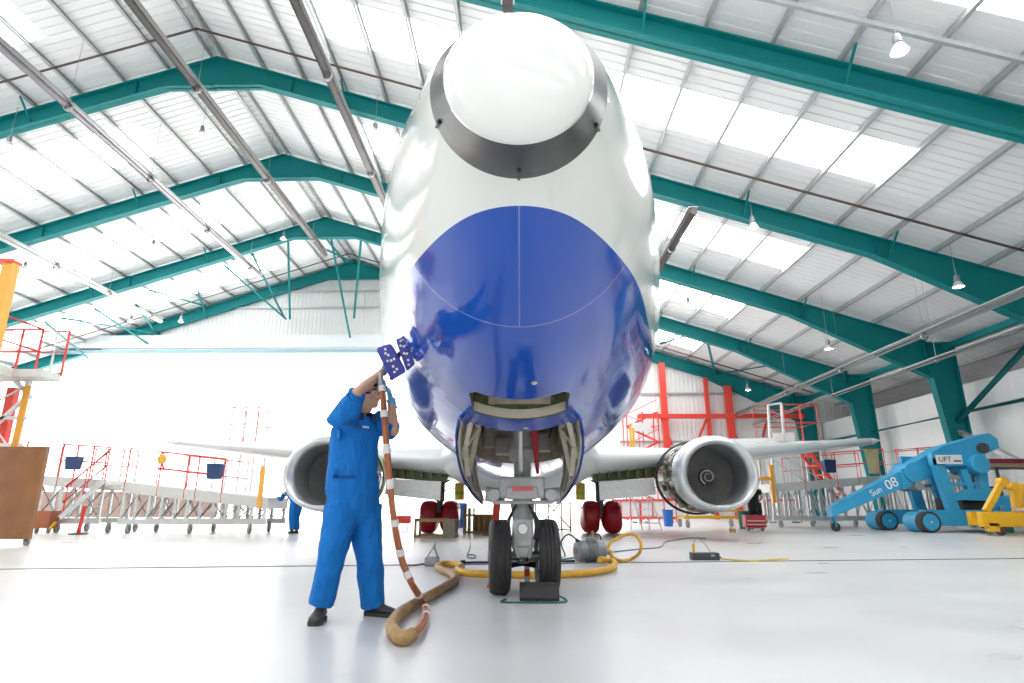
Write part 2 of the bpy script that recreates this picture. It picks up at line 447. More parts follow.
# red steelwork of the end wall
rs = thing('red_wall_frame', 'red steel posts, rail and struts standing against the end wall at right', 'steel frame', (13, YW - .4, 0))
def wallp(px, py): return at(px, py, YW - .45)
for px0, py0, px1, w in ((655, 363, 667, .42), (703, 378, 711, .26), (723, 386, 733, .50)):
    a = wallp(px0, py0); c_ = wallp(px1, 447); B().bar((c_.x, a.y, a.z), (c_.x, a.y, 0), w, .25, up=(0, 1, 0)).build('post', RED, rs)
a = wallp(636, 416.5); B().bar((8.3, a.y - .1, a.z), (19.8, a.y - .1, a.z), .28, .3).build('rail', RED, rs)
for p, q in (((707, 418), (698, 440)), ((727, 415), (737, 440)), ((660, 415), (672, 445)), ((768, 414), (763, 437))):
    B().bar(wallp(*p), wallp(*q), .14).build('strut', RED, rs)
# outside ground already runs on beneath the door; a pale fence line far outside
ow = B(); ow.box((-33, 50, 1.0), (17, .4, 2.0)); tag(ow.build('wall_outside', mat('weathered_brick', (.16, .11, .09), .8, var=.2, scale=1.5)), kind='structure')
# ---------------------------------------------------------------- lamps
LAMP_E = mat('lit_lamp_glass', (1, 1, 1), .3, var=0, emit=((1, .98, .95), 12.0))
LCASE = mat('lamp_housing_grey', (.25, .26, .28), .4, metal=.4)
GLASSM = mat('lamp_reflector', (.78, .80, .82), .2, metal=.3, var=.05)
def lamp(x, y, z, label):
    t = thing('high_bay_lamp', label, 'lamp', (x, y, z), 'high bay lamps under the roof')
    zt = roof_z(x) - .15
    q = .62
    B().tube([(x, y, z + .5 * q), (x, y, zt)], .012, 6).build('cable', GALV, t)
    sc_ = lambda pr: [(r_ * q, h_ * q) for r_, h_ in pr]
    B().lathe(sc_([(.03, .5), (.11, .47), (.15, .3), (.15, .12), (.09, .06)]), (x, y, z), (0, 0, 1), 16, caps=True).build('housing', LCASE, t)
    B().lathe(sc_([(.10, .10), (.16, .06), (.25, -.10), (.31, -.24), (.30, -.25), (.235, -.10), (.14, .05), (.09, .07)]), (x, y, z), (0, 0, 1), 20).build('reflector', GLASSM, t)
    B().ball((x, y, z - .06), (.08, .08, .11), 12, 8).build('bulb', LAMP_E, t)
    return t
lamps = [((897, 46), .855, 'hanging lamp nearest the camera, beneath grey roof panels at top right'),
         ((752, 224), .857, 'hanging lamp in front of the second roof frame, right of the nose'),
         ((688, 303), .858, 'small hanging lamp close beside the right edge of the fuselage'),
         ((958, 283), 2.03, 'hanging lamp against the haunch of the second roof frame at far right'),
         ((829, 346), 1.99, 'hanging lamp before the third roof frame, left of the right-hand columns'),
         ((202, 132), -.876, 'hanging lamp just below the ridge of the second roof frame'),
         ((376, 130), -.395, 'hanging lamp by the left edge of the white nose below a rooflight'),
         ((9, 143), -1.453, 'hanging lamp at the left edge below the second roof frame'),
         ((153, 245), -1.449, 'hanging lamp under the left rooflight between third and fourth frames'),
         ((25, 267), -2.136, 'hanging lamp above the tall red platform at far left'),
         ((131, 320), -2.154, 'hanging lamp amid the left braces of the end bay'),
         ((181, 320), -1.877, 'hanging lamp at the end frame, right of the left braces'),
         ((285, 237), -.905, 'hanging lamp on the underside of the fourth frame left of its ridge'),
         ((757, 388), 1.99, 'hanging lamp farthest back at right, below the end frame')]
for (px, py), k, lb in lamps:
    # height from the row's line under the roof
    zc = None; best = 9
    for i in range(60, 190):
        zz = i * .1; x = k * zz; y = zz / ((_F + _R * ((px - CX) / F_PX) + _U * ((CY - py) / F_PX)).z / (_F + _R * ((px - CX) / F_PX) + _U * ((CY - py) / F_PX)).y)
        e = abs((roof_z(x) - (2.6 if px == 829 else 1.75)) - (zz + EYE))
        if e < best: best = e; zc = (x, y, zz + EYE)
    lamp(*zc, lb)
# ---------------------------------------------------------------- radiant heater tubes and pipes
def heater(k, zc, y0, y1, r, label, m=DARKST, hang=5):
    x = k * zc; z = zc + EYE
    t = thing('heater_pipe', label, 'pipe', (x, y0, z), 'long radiant heater tubes')
    B().tube([(x, y0, z), (x, y1, z)], r, 12).build('tube', m, t)
    B().box((x, (y0 + y1) / 2, z + r + .05), (r * 2.6, y1 - y0, .02)).build('reflector', SILVER, t)
    for i in range(hang):
        y = y0 + (y1 - y0) * (i + .5) / hang + .9
        B().lathe([(r, -.06), (r * 1.25, -.05), (r * 1.25, .05), (r, .06)], (x, y, z), (0, 1, 0), 12).build('collar', STEEL, t)
    for i in range(hang):
        y = min(y0 + (y1 - y0) * (i + .5) / hang + .9, y1 - .2)
        B().tube([(x, y, z + r), (x, y, roof_z(x) - .1)], .01, 6).build('hanger', GALV, t)
    return t
heater(-.7975, 15.6, 2, 35.5, .14, 'dark heater tube passing left of the ridge from the top edge')
heater(-.4595, 14.9, 1, 33.5, .14, 'dark heater tube running down beside the left of the nose')
heater(-1.168, 13.9, 10, 35, .13, 'heater tube second from the left, crossing two roof frames', m=mat('worn_heater_steel', (.32, .30, .33), .3, metal=.6, var=.15))
heater(-2.0, 12.3, 18, 39, .15, 'pale heater tube at far left ending by the door head', m=SILVER)
heater(2.456, 6.2, 12, 42, .11, 'upper of the silver pipes below the right-hand haunches', m=SILVER)
heater(2.95, 5.5, 18, 42, .07, 'lower of the silver pipes crossing the right-hand columns', m=SILVER, hang=3)
heater(.613, 10.5, 20.1, 30, .13, 'short dark heater tube emerging beside the right edge of the nose', hang=2)
heater(-.022, 12.8, 8, 13.1, .14, 'short dark heater tube end above the top of the nose', hang=1)
# sprinkler pipe following the roof slope
sp = thing('sprinkler_pipe', 'thin dark pipe following the roof slope before the second frame', 'pipe', (RX, 19.1, 18.5))
B().tube([(-34, 19.1, roof_z(-34) - .3), (RX, 19.1, RZ - .35), (20, 19.1, roof_z(20) - .3)], .045, 8).build('tube', mat('brown_pipe_paint', (.10, .06, .05), .5), sp)
sp = thing('sprinkler_pipe', 'thin dark pipe along the roof slope in the farthest bay', 'pipe', (RX, 40.6, 18.5))
B().tube([(-34, 40.6, roof_z(-34) - .3), (RX, 40.6, RZ - .35), (20, 40.6, roof_z(20) - .3)], .045, 8).build('tube', MATS['brown_pipe_paint'], sp)
sp = thing('cable_tray', 'galvanised tray sloping under the roof at the top right corner', 'tray', (10, 12.0, 11))
B().bar((4.5, 12.0, roof_z(4.5) - .3), (21, 12.0, roof_z(21) - .3), .1, .14).build('tray', GALV, sp)
# ================================================================== AIRLINER
YN = 1.95
GX, GY = .025, 6.15
air = thing('airliner', 'white airliner with a deep blue belly, seen head-on from under its nose', 'airplane', (GX, GY, 0))
ST = [(0.35, 2.62, .40, 2.16, 3.00), (.6, 2.65, .50, 2.02, 3.22), (1.0, 2.68, .652, 1.87, 3.52), (1.5, 2.75, .842, 1.74, 3.85), (2.0, 2.81, .988, 1.64, 4.2),
      (2.6, 2.89, 1.14, 1.55, 4.6), (3.3, 2.96, 1.315, 1.47, 4.9), (4.2, 3.02, 1.519, 1.39, 5.12), (5.2, 3.08, 1.715, 1.34, 5.28), (6.2, 3.12, 1.85, 1.31, 5.32),
      (7.2, 3.16, 1.879, 1.3, 5.33), (9, 3.18, 1.88, 1.3, 5.33), (20, 3.18, 1.88, 1.3, 5.33), (24, 3.4, 1.7, 1.75, 5.33), (30, 4.1, .95, 3.2, 5.2), (33, 4.45, .35, 4.1, 4.9)]
def fint(s, k):
    if s <= ST[0][0]: return ST[0][k]
    sl = lambda a, b_: (b_[k] - a[k]) / (b_[0] - a[0])
    for i in range(len(ST) - 1):
        a, b_ = ST[i], ST[i + 1]
        if a[0] <= s <= b_[0]:
            h = b_[0] - a[0]; t = (s - a[0]) / h
            def m_(j):
                if j == 0: return sl(ST[0], ST[1])
                if j == len(ST) - 1: return sl(ST[-2], ST[-1])
                d0, d1 = sl(ST[j - 1], ST[j]), sl(ST[j], ST[j + 1])
                return 0 if d0 * d1 <= 0 else 2 * d0 * d1 / (d0 + d1)
            m0, m1 = m_(i) * h, m_(i + 1) * h
            return a[k] * (2 * t ** 3 - 3 * t * t + 1) + m0 * (t ** 3 - 2 * t * t + t) + b_[k] * (-2 * t ** 3 + 3 * t * t) + m1 * (t ** 3 - t * t)
    return ST[-1][k]
def fring(s, n=112, grow=0.0):
    zc, w, zb, zt = [fint(s, k) for k in (1, 2, 3, 4)]
    return [Vector(((w + grow) * math.cos(2 * PI * i / n), YN + s, zc + ((zt - zc) if math.sin(2 * PI * i / n) > 0 else (zc - zb)) * (1 + grow) * math.sin(2 * PI * i / n))) for i in range(n)]
def fbelly(s, x):
    """height of the belly skin at station s, lateral x"""
    zc, w, zb = fint(s, 1), fint(s, 2), fint(s, 3)
    return zc - (zc - zb) * math.sqrt(max(0, 1 - (x / w) ** 2))
# two-tone paint with its edge on a sloping waterline; skin seams
pm = bpy.data.materials.new('white_and_blue_airline_paint'); pm.use_nodes = True
nt = pm.node_tree; n = nt.nodes; L = nt.links; b = n['Principled BSDF']
b.inputs['Roughness'].default_value = .10; b.inputs['Specular IOR Level'].default_value = .35; b.inputs['Coat Weight'].default_value = .3; b.inputs['Coat Roughness'].default_value = .03
tc = n.new('ShaderNodeTexCoord'); sx = n.new('ShaderNodeSeparateXYZ'); L.new(tc.outputs['Object'], sx.inputs[0])
def mth(op, a, b_=None, c=None):
    q = n.new('ShaderNodeMath'); q.operation = op
    for i, v in enumerate((a, b_, c)):
        if v is None: continue
        if isinstance(v, (int, float)): q.inputs[i].default_value = v
        else: L.new(v, q.inputs[i])
    return q.outputs[0]
S_ = mth('ADD', sx.outputs['Y'], GY - YN)
lim = mth('MULTIPLY_ADD', S_, .082, 2.055)
blue = mth('LESS_THAN', sx.outputs['Z'], lim)
mx = n.new('ShaderNodeMix'); mx.data_type = 'RGBA'
mx.inputs[6].default_value = (.80, .82, .79, 1); mx.inputs[7].default_value = (.014, .085, .47, 1); L.new(blue, mx.inputs[0])
seam1 = mth('LESS_THAN', mth('ABSOLUTE', mth('SUBTRACT', S_, 1.31)), .006)
cen = mth('MULTIPLY', mth('LESS_THAN', mth('ABSOLUTE', mth('ADD', sx.outputs['X'], GX)), .0035), mth('MULTIPLY', blue, mth('LESS_THAN', S_, 1.31)))
seam2 = mth('LESS_THAN', mth('ABSOLUTE', mth('SUBTRACT', S_, 4.9)), .004)
seam = mth('MAXIMUM', mth('MAXIMUM', seam1, cen), seam2)
mx2 = n.new('ShaderNodeMix'); mx2.data_type = 'RGBA'; L.new(mth('MULTIPLY', seam, .35), mx2.inputs[0]); L.new(mx.outputs[2], mx2.inputs[6]); mx2.inputs[7].default_value = (.5, .52, .55, 1)
L.new(mx2.outputs[2], b.inputs['Base Color'])
nz = n.new('ShaderNodeTexNoise'); nz.inputs['Scale'].default_value = 2.4; nz.inputs['Detail'].default_value = 1; L.new(tc.outputs['Object'], nz.inputs['Vector'])
bp = n.new('ShaderNodeBump'); bp.inputs['Strength'].default_value = .10; bp.inputs['Distance'].default_value = .05; L.new(nz.outputs['Fac'], bp.inputs['Height'])
L.new(bp.outputs['Normal'], b.inputs['Normal']); L.new(bp.outputs['Normal'], b.inputs['Coat Normal'])
# fuselage skin, then real cut-outs for the access slot and the wheel bay
fb = B(); ss = [.35 + .05 * i for i in range(0, 14)] + [1.1 + .12 * i for i in range(50)] + [7.2, 8, 9, 12, 16, 20, 21, 22, 23, 24, 25.5, 27, 28.5, 30, 31.5, 33]
fb.loft([fring(s) for s in ss])
def cutter(polys, z0, z1, mats, idx):
    c = B()
    for poly in polys: c.prism([(x, y, z0) for x, y in poly], (0, 0, z1 - z0))
    return c
bay_poly = [(-.44, YN + 3.46), (.44, YN + 3.46), (.545, YN + 3.75), (.545, YN + 5.7), (-.545, YN + 5.7), (-.545, YN + 3.75)]
slot_poly = [(-.385, YN + 2.56), (-.33, YN + 2.46), (.33, YN + 2.46), (.385, YN + 2.56), (.385, YN + 3.03), (-.385, YN + 3.03)]
def boolean_cut(fb, cuts):
    me = fb.mesh('skin', [pm, BAYM, OLIVE]); o = bpy.data.objects.new('skin', me); COL.objects.link(o)
    hold = []
    for poly, z0, z1, mi in cuts:
        c = B(); c.mi = mi; c.prism([(x, y, z0) for x, y in poly], (0, 0, z1 - z0)); 
        cm = c.mesh('cut', [pm, BAYM, OLIVE]); co = bpy.data.objects.new('cut', cm); COL.objects.link(co); hold.append(co)
        md = o.modifiers.new('b', 'BOOLEAN'); md.operation = 'DIFFERENCE'; md.solver = 'EXACT'; md.object = co
        try: md.material_mode = 'INDEX'
        except Exception: pass
    dg = bpy.context.evaluated_depsgraph_get(); m2 = o.evaluated_get(dg).to_mesh()
    out = B(); out.v = [v.co.copy() for v in m2.vertices]; out.f = [list(p.vertices) for p in m2.polygons]; out.m = [p.material_index for p in m2.polygons]
    o.evaluated_get(dg).to_mesh_clear()
    for h in hold: bpy.data.objects.remove(h)
    bpy.data.objects.remove(o)
    return out
fb = boolean_cut(fb, [(bay_poly, 0.5, 2.55, 1), (slot_poly, 0.5, 2.30, 2)])
fus = fb.build('fuselage', [pm, BAYM, OLIVE], air, angle=28)
# dark seat ring and white cap of the radome
rings = []
o35 = fring(.35)
CAPC = Vector((0, 1.90, 2.352)); CAPR = (.283, .283)
capring = [Vector((CAPC.x + CAPR[0] * math.cos(2 * PI * i / 112), CAPC.y, CAPC.z + CAPR[1] * math.sin(2 * PI * i / 112))) for i in range(112)]
RM = mat('grey_radome_seat', (.05, .046, .045), .4, metal=.1, var=.25, scale=14)
rb = B(); rb.loft([[p * 1 for p in o35], [a.lerp(c, .12) + Vector((0, 0, 0)) for a, c in zip(o35, capring)], [a.lerp(c, .9) for a, c in zip(o35, capring)], capring], caps=True)
seat = rb.build('radome_seat', RM, air, angle=60)
for a in (-90, -152, -28):
    lt = B(); i = int((a % 360) / 360 * 112); p, q = o35[i], capring[i]; nrm = (p - Vector((0, p.y, 2.6))).normalized()
    lt.bar(p.lerp(q, .02) + nrm * .004, p.lerp(q, .30) + nrm * .004, .012, .014); lt.ball(p.lerp(q, .30) + nrm * .006, .011, 8, 6); lt.build('latch', BLACK, seat)
cb = B(); prof = []
for k in range(15):
    t = k / 14; r = math.cos(t * PI / 2); prof.append([Vector((CAPC.x + (p.x - CAPC.x) * max(r, .002), CAPC.y - .10 * math.sin(t * PI / 2), CAPC.z + (p.z - CAPC.z) * max(r, .002) - .015 * math.sin(t * PI / 2))) for p in capring])
rim = [Vector((CAPC.x + (p.x - CAPC.x) * 1.0, CAPC.y + .012, CAPC.z + (p.z - CAPC.z) * 1.0)) for p in capring]
cb.loft([rim] + prof); cb.build('radome_cap', WHITE, air, angle=60)
# small vents and probes on the skin
for s, x in ((2.12, .1), (3.33, .05)):
    z = fbelly(s, x); B().ball((x, YN + s, z), (.022, .04, .012), 12, 6).build('drain_mast', CREAM, air)
# access slot: cream aft lip and inner frames
sl = B(); zb0 = [(x * .077, fbelly(3.03, x * .077)) for x in range(-5, 6)]
sl.loft([[Vector((x, YN + 3.015, z + .012)), Vector((x, YN + 3.028, z + .012)), Vector((x, YN + 3.028, z + .085)), Vector((x, YN + 3.015, z + .085))] for x, z in zb0])
for x in (-.2, .2): sl.lathe([(.022, -.006), (.022, .004)], (x, YN + 3.01, fbelly(3.03, x) + .05), (0, 1, 0), 14, caps=True)
slip = sl.build('slot_frame', CREAM, fus)
B().box((0, YN + 3.02, 1.80), (.52, .012, .34)).build('slot_bulkhead', mat('beige_bulkhead', (.55, .47, .36), .5, var=.3, scale=14), fus)
for x in (-.28, -.02, .1, .3): B().box((x, YN + 2.75, 1.99), (.02, .5, .12)).build('slot_rib', GREYP, fus)
for k in range(4): B().tube([(-.36, YN + 2.6 + .08 * k, 1.9), (-.1, YN + 2.62 + .08 * k, 1.93 + .02 * k), (.36, YN + 2.6 + .08 * k, 1.9)], .012, 6).build('slot_pipe', GREYP, fus)
# wheel bay fittings
bf = B()
for k in range(5): bf.box((0, YN + 3.75 + .38 * k, 2.40), (1.04, .05, .16))
for x in (-.5, .5):
    bf.box((x, YN + 4.6, 1.9), (.05, 2.0, .05)); bf.box((x, YN + 4.6, 2.2), (.05, 2.0, .05))
    for k in range(5): bf.box((x, YN + 3.8 + .4 * k, 1.95), (.05, .04, .8))
bf.build('bay_frame', mat('bay_cream_paint', (.62, .55, .43), .5, var=.35, scale=11), fus)
for x, y, z, sx_, sy_, sz_ in ((-.3, 3.9, 2.1, .18, .2, .3), (.33, 3.95, 2.12, .16, .2, .26), (-.12, 4.2, 2.2, .2, .2, .2), (.15, 4.25, 2.22, .18, .2, .18), (.36, 4.6, 2.0, .2, .4, .3), (-.36, 4.7, 1.95, .2, .4, .3), (0, 5.5, 1.75, .9, .1, .5), (-.2, 5.3, 1.5, .2, .2, .2), (.25, 5.35, 1.55, .25, .2, .22)):
    B().rbox((x, YN + y, z), (sx_, sy_, sz_), .03).build('bay_equipment', GREYP, fus)
rnd = random.Random(3); BH = mat('bay_hose', (.06, .045, .04), .5, var=.3)
for k in range(13):
    x = rnd.uniform(-.48, .48); y = YN + rnd.uniform(3.6, 5.3); z = rnd.uniform(1.9, 2.35)
    B().tube(spline([(x, y, z), (x + rnd.uniform(-.15, .15), y + .3, z + rnd.uniform(-.2, .1)), (x + rnd.uniform(-.2, .2), y + .6, z - rnd.uniform(0, .3)), (x + rnd.uniform(-.2, .2), y + .7, z - .4)], 5), rnd.choice((.008, .012, .016)), 6).build('bay_hose', BH, fus)
# nose gear doors hang either side, with cream hinge arms
def nose_door(sg):
    zbot = [(3.48, 1.43), (3.6, 1.28), (3.8, 1.14), (4.1, 1.02), (4.6, .90), (5.2, .83), (5.5, .83), (5.66, .92), (5.7, 1.05)]
    def bz(s):
        for (a, za), (c, zc) in zip(zbot, zbot[1:]):
            if a <= s <= c: return za + (zc - za) * (s - a) / (c - a)
        return zbot[-1][1]
    def dx(v, s): return .556 + .05 * math.sin(PI * v) - .055 * v - .05 * v * max(0, s - 4.0)
    def shell(off_out, off_in, s0, s1, m_, trim=0.0):
        d = B(); rings = []
        for i in range(m_ + 1):
            s = s0 + (s1 - s0) * i / m_; zt = fbelly(s, .545) - .004; zb = bz(s) + trim; o_, i_ = [], []
            for j in range(9):
                v = j / 8; x = dx(v * (zt - zb) / .6, s); z = zt + (zb - zt) * v
                o_.append(Vector((sg * (x + off_out), YN + s, z))); i_.append(Vector((sg * (x - off_in), YN + s, z)))
            rings.append(o_ + i_[::-1])
        return d.loft(rings)
    o_ = shell(.006, .006, 3.48, 5.7, 18).build('nose_gear_door', pm, air, angle=40)
    shell(-.012, .03, 3.56, 5.66, 18, .035).build('door_lining', CREAM, o_, angle=40)
    for k, s in enumerate((3.75, 4.2, 4.65, 5.1)):
        zt = fbelly(s, .545); zb = bz(s) + .06
        B().tube([(sg * (dx(v * (zt - zb) / .6, s) - .045), YN + s, zt + (zb - zt) * v) for v in (0, .25, .5, .75, 1)], .016, 6).build('door_rib', GREYP, o_)
    arm = B(); zt = fbelly(3.8, .5)
    a0 = Vector((sg * .43, YN + 3.52, zt + .12)); a1 = Vector((sg * .51, YN + 3.72, zt - .17)); a2 = Vector((sg * .40, YN + 3.9, zt + .02)); a3 = Vector((sg * .50, YN + 4.0, zt - .42))
    for p, q in ((a0, a1), (a0, a2), (a2, a1), (a1, a3), (a2, a3)): arm.bar(p, q, .045, .03)
    arm.build('door_arm', CREAM, o_)
    return o_
nose_door(-1); nose_door(1)
# nose gear
NGX, NGY, WR, WW = GX, GY, .343, .205
ng = B()
ng.lathe([(.075, 0), (.075, .30), (.10, .32), (.10, .62), (.085, .64), (.085, .90), (.13, .92), (.13, 1.02), (.09, 1.04), (.09, 1.55)], (NGX, NGY, .34), (0, .05, 1), 20, caps=True)
gear = ng.build('nose_gear_strut', GREYP, air)
st = B(); z = 1.02
st.rbox((NGX - .005, NGY - .12, .98), (.44, .3, .20), .03)
st.rbox((NGX - .005, NGY - .22, .93), (.30, .2, .12), .03)
st.box((NGX, NGY - .06, .845), (.58, .3, .035))
for sg in (-1, 1):
    st.cyl((NGX + sg * .17, NGY - .1, .90), (NGX + sg * .36, NGY - .1, .92), .07, 14); st.cyl((NGX + sg * .27, NGY - .28, .91), (NGX + sg * .27, NGY + .1, .91), .055, 12)
    st.tube([(NGX + sg * .1, NGY - .1, .84), (NGX + sg * .085, NGY - .12, .5)], .02, 8)
st.build('steering_unit', GREYP, gear)
sb = B(); sb.box((NGX, NGY - .325, .965), (.2, .006, .04)); sb.build('red_placard', mat('red_placard_paint', (.75, .12, .12), .4), gear)
tl = B()
tl.rbox((NGX, NGY - .13, .56), (.20, .12, .26), .03); tl.lathe([(.085, 0), (.085, .03), (.06, .035), (.06, .02), (.0, .02)], (NGX, NGY - .18, .60), (0, -1, 0), 22)
tl.rbox((NGX, NGY - .10, .40), (.17, .14, .12), .02); tl.bar((NGX - .1, NGY - .15, .5), (NGX - .05, NGY - .2, .34), .03); tl.bar((NGX + .1, NGY - .15, .5), (NGX + .05, NGY - .2, .34), .03)
tl.build('torsion_link', GREYP, gear)
tw = B(); tw.lathe([(.045, -.02), (.05, .01), (.045, .03), (.0, .03)], (NGX, NGY - .21, .60), (0, -1, 0), 18); tw.build('taxi_lamp', mat('lamp_lens', (.75, .78, .74), .15, metal=.2), gear)
hs = B()
for k in range(5):
    sg = (-1) ** k; hs.tube(spline([(NGX + sg * .06, NGY - .12, .82), (NGX + sg * (.12 + .01 * k), NGY - .16, .65), (NGX + sg * .10, NGY - .15, .48), (NGX + sg * .04, NGY - .1, .3)], 5), .009, 6)
hs.tube([(NGX - .12, NGY - .1, .27), (NGX + .12, NGY - .1, .27)], .03, 8)
hs.build('brake_hose', BLACK, gear)
ROT = Matrix.Rotation(math.radians(4), 3, 'Z'); ax = ROT @ Vector((1, 0, 0)); hub = Vector((NGX, NGY, WR))
B().cyl(hub - ax * .34, hub + ax * .34, .045, 14).build('axle', STEEL, gear)
def tyre(b, c, ax, R, W):
    prof = [(R * .58, -W * .36), (R * .66, -W * .46), (R * .80, -W * .5), (R * .91, -W * .47), (R * .965, -W * .40), (R * .99, -W * .30)]
    for k in (-.18, 0, .18): prof += [(R * 1.0, W * (k - .055)), (R * 1.0, W * (k - .022)), (R * .972, W * (k - .018)), (R * .972, W * (k + .018)), (R * 1.0, W * (k + .022)), (R * 1.0, W * (k + .055))]
    prof += [(R * .99, W * .30), (R * .965, W * .40), (R * .91, W * .47), (R * .80, W * .5), (R * .66, W * .46), (R * .58, W * .36), (R * .58, -W * .36)]
    b.lathe(prof, c, ax, 48); return b
for sg, off in ((-1, .225), (1, .235)):
    c = hub + ax * sg * off
    w = tyre(B(), c, ax, WR, WW).build('tyre', RUBBER, air, angle=50)
    B().lathe([(.06, -.07), (.14, -.075), (.19, -.05), (.20, 0), (.19, .05), (.14, .075), (.06, .07)], c, ax, 28, caps=True).build('rim', GREYP, w)
dl = B(); dl.tube([(GX - .02, NGY + .1, 1.35), (GX - .015, NGY - .15, 1.1)], .03, 10); dl.cyl((GX - .02, YN + 3.7, 2.2), (GX - .015, NGY - .12, 1.08), .028, 12); dl.build('drag_brace', SILVER, gear)
rl = B(); rl.tube([(GX + .06, YN + 3.6, 2.05), (GX + .11, YN + 3.9, 1.6), (GX + .15, NGY - .1, 1.12)], [.055, .045, .015], 10); part_label(rl.build('lock_strut', mat('red_lock_cover', (.35, .01, .02), .5), gear), 'red tapered lock strut hanging in the wheel bay')
# wings
def airfoil(le, chord, th, inc=0.0, n=18):
    """closed section running aft along +Y from the leading edge"""
    up, lo = [], []
    for i in range(n + 1):
        u = .5 * (1 - math.cos(PI * i / n))
        yt = 5 * th * (.2969 * math.sqrt(u) - .126 * u - .3516 * u * u + .2843 * u ** 3 - .1036 * u ** 4)
        up.append((u, yt * 1.05 + .02 * math.sin(PI * u))); lo.append((u, -yt * .9 + .012 * math.sin(PI * u)))
    sec = up + lo[-2:0:-1]
    return [Vector((le[0], le[1] + u * chord, le[2] + z * chord - inc * u * chord)) for u, z in sec]
def wing(sg):
    secs = [(1.5, 15.2, 1.92, 6.6, .14), (2.6, 16.1, 2.0, 5.8, .14), (4.83, 17.9, 2.2, 4.6, .14), (9.5, 20.9, 2.75, 2.9, .15), (14.0, 23.85, 3.30, 1.55, .16), (14.35, 24.25, 3.36, 1.1, .08)]
    w = B(); w.loft([airfoil((sg * x, y, z), c, t, .03) for x, y, z, c, t in secs])
    wg = w.build('wing', mat('pale_grey_wing_paint', (.62, .64, .64), .3, coat=.3, var=.05, scale=1.5), air, angle=40)
    # leading edge slat outboard of the engine
    s = B(); sl_ = []
    for x, y, z, c, t in [(6.2, 18.75, 2.36, 3.9, .12), (9.5, 20.85, 2.75, 2.9, .115), (13.6, 23.55, 3.25, 1.65, .11)]:
        sec = [(0.0, .0), (.004, .028), (.03, .062), (.12, .088), (.13, .084), (.05, .05), (.02, .0), (.05, -.03), (.045, -.042), (.012, -.02)]
        sl_.append([Vector((sg * x, y - .05 + u * c * 1.05, z + v * c - .01)) for u, v in sec])
    s.loft(sl_); s.build('slat', mat('bright_slat_metal', (.66, .68, .68), .25, metal=.3, var=.05), wg, angle=40)
    # raised spoiler panel and drooped flap inboard, Krueger flap before the root
    sp_ = B(); a, c = Vector((sg * 7.6, 21.5, 2.76)), Vector((sg * 9.9, 23.0, 2.98))
    sp_.prism([a, c, c + Vector((0, .75, .42)), a + Vector((0, .85, .46))], (0, .04, -.03)); sp_.build('spoiler', MATS['pale_grey_wing_paint'], wg)
    kf = B(); a, c = Vector((sg * 2.05, 16.0, 1.42)), Vector((sg * 3.7, 17.0, 1.55))
    kf.prism([a, c, c + Vector((0, -.12, -.42)), a + Vector((0, -.12, -.46))], (0, .05, .02)); kf.build('leading_edge_flap', GREYP, wg)
    ol = B(); ol.prism([(sg * 1.95, 16.3, 1.74), (sg * 3.9, 17.5, 1.92), (sg * 3.9, 17.52, 1.62), (sg * 1.95, 16.32, 1.44)], (0, .3, 0))
    for k in range(7): ol.box((sg * (2.1 + .28 * k), 16.3 + .17 * k, 1.68), (.03, .1, .26))
    ol.build('flap_recess', OLIVE, wg)
    return wg
wing(1); wing(-1)
# belly fairing
bf = B(); bf.loft([[Vector((2.0 * c_ * w_, y, 1.95 + .85 * w_ * s_)) for c_, s_ in ((math.cos(2 * PI * k / 32), math.sin(2 * PI * k / 32)) for k in range(32))] for y, w_ in ((12.5, .3), (13.5, .75), (15, .98), (17, 1.03), (21, 1.0), (23, .6))])
bf.build('belly_fairing', MATS['pale_grey_wing_paint'], air, angle=50)
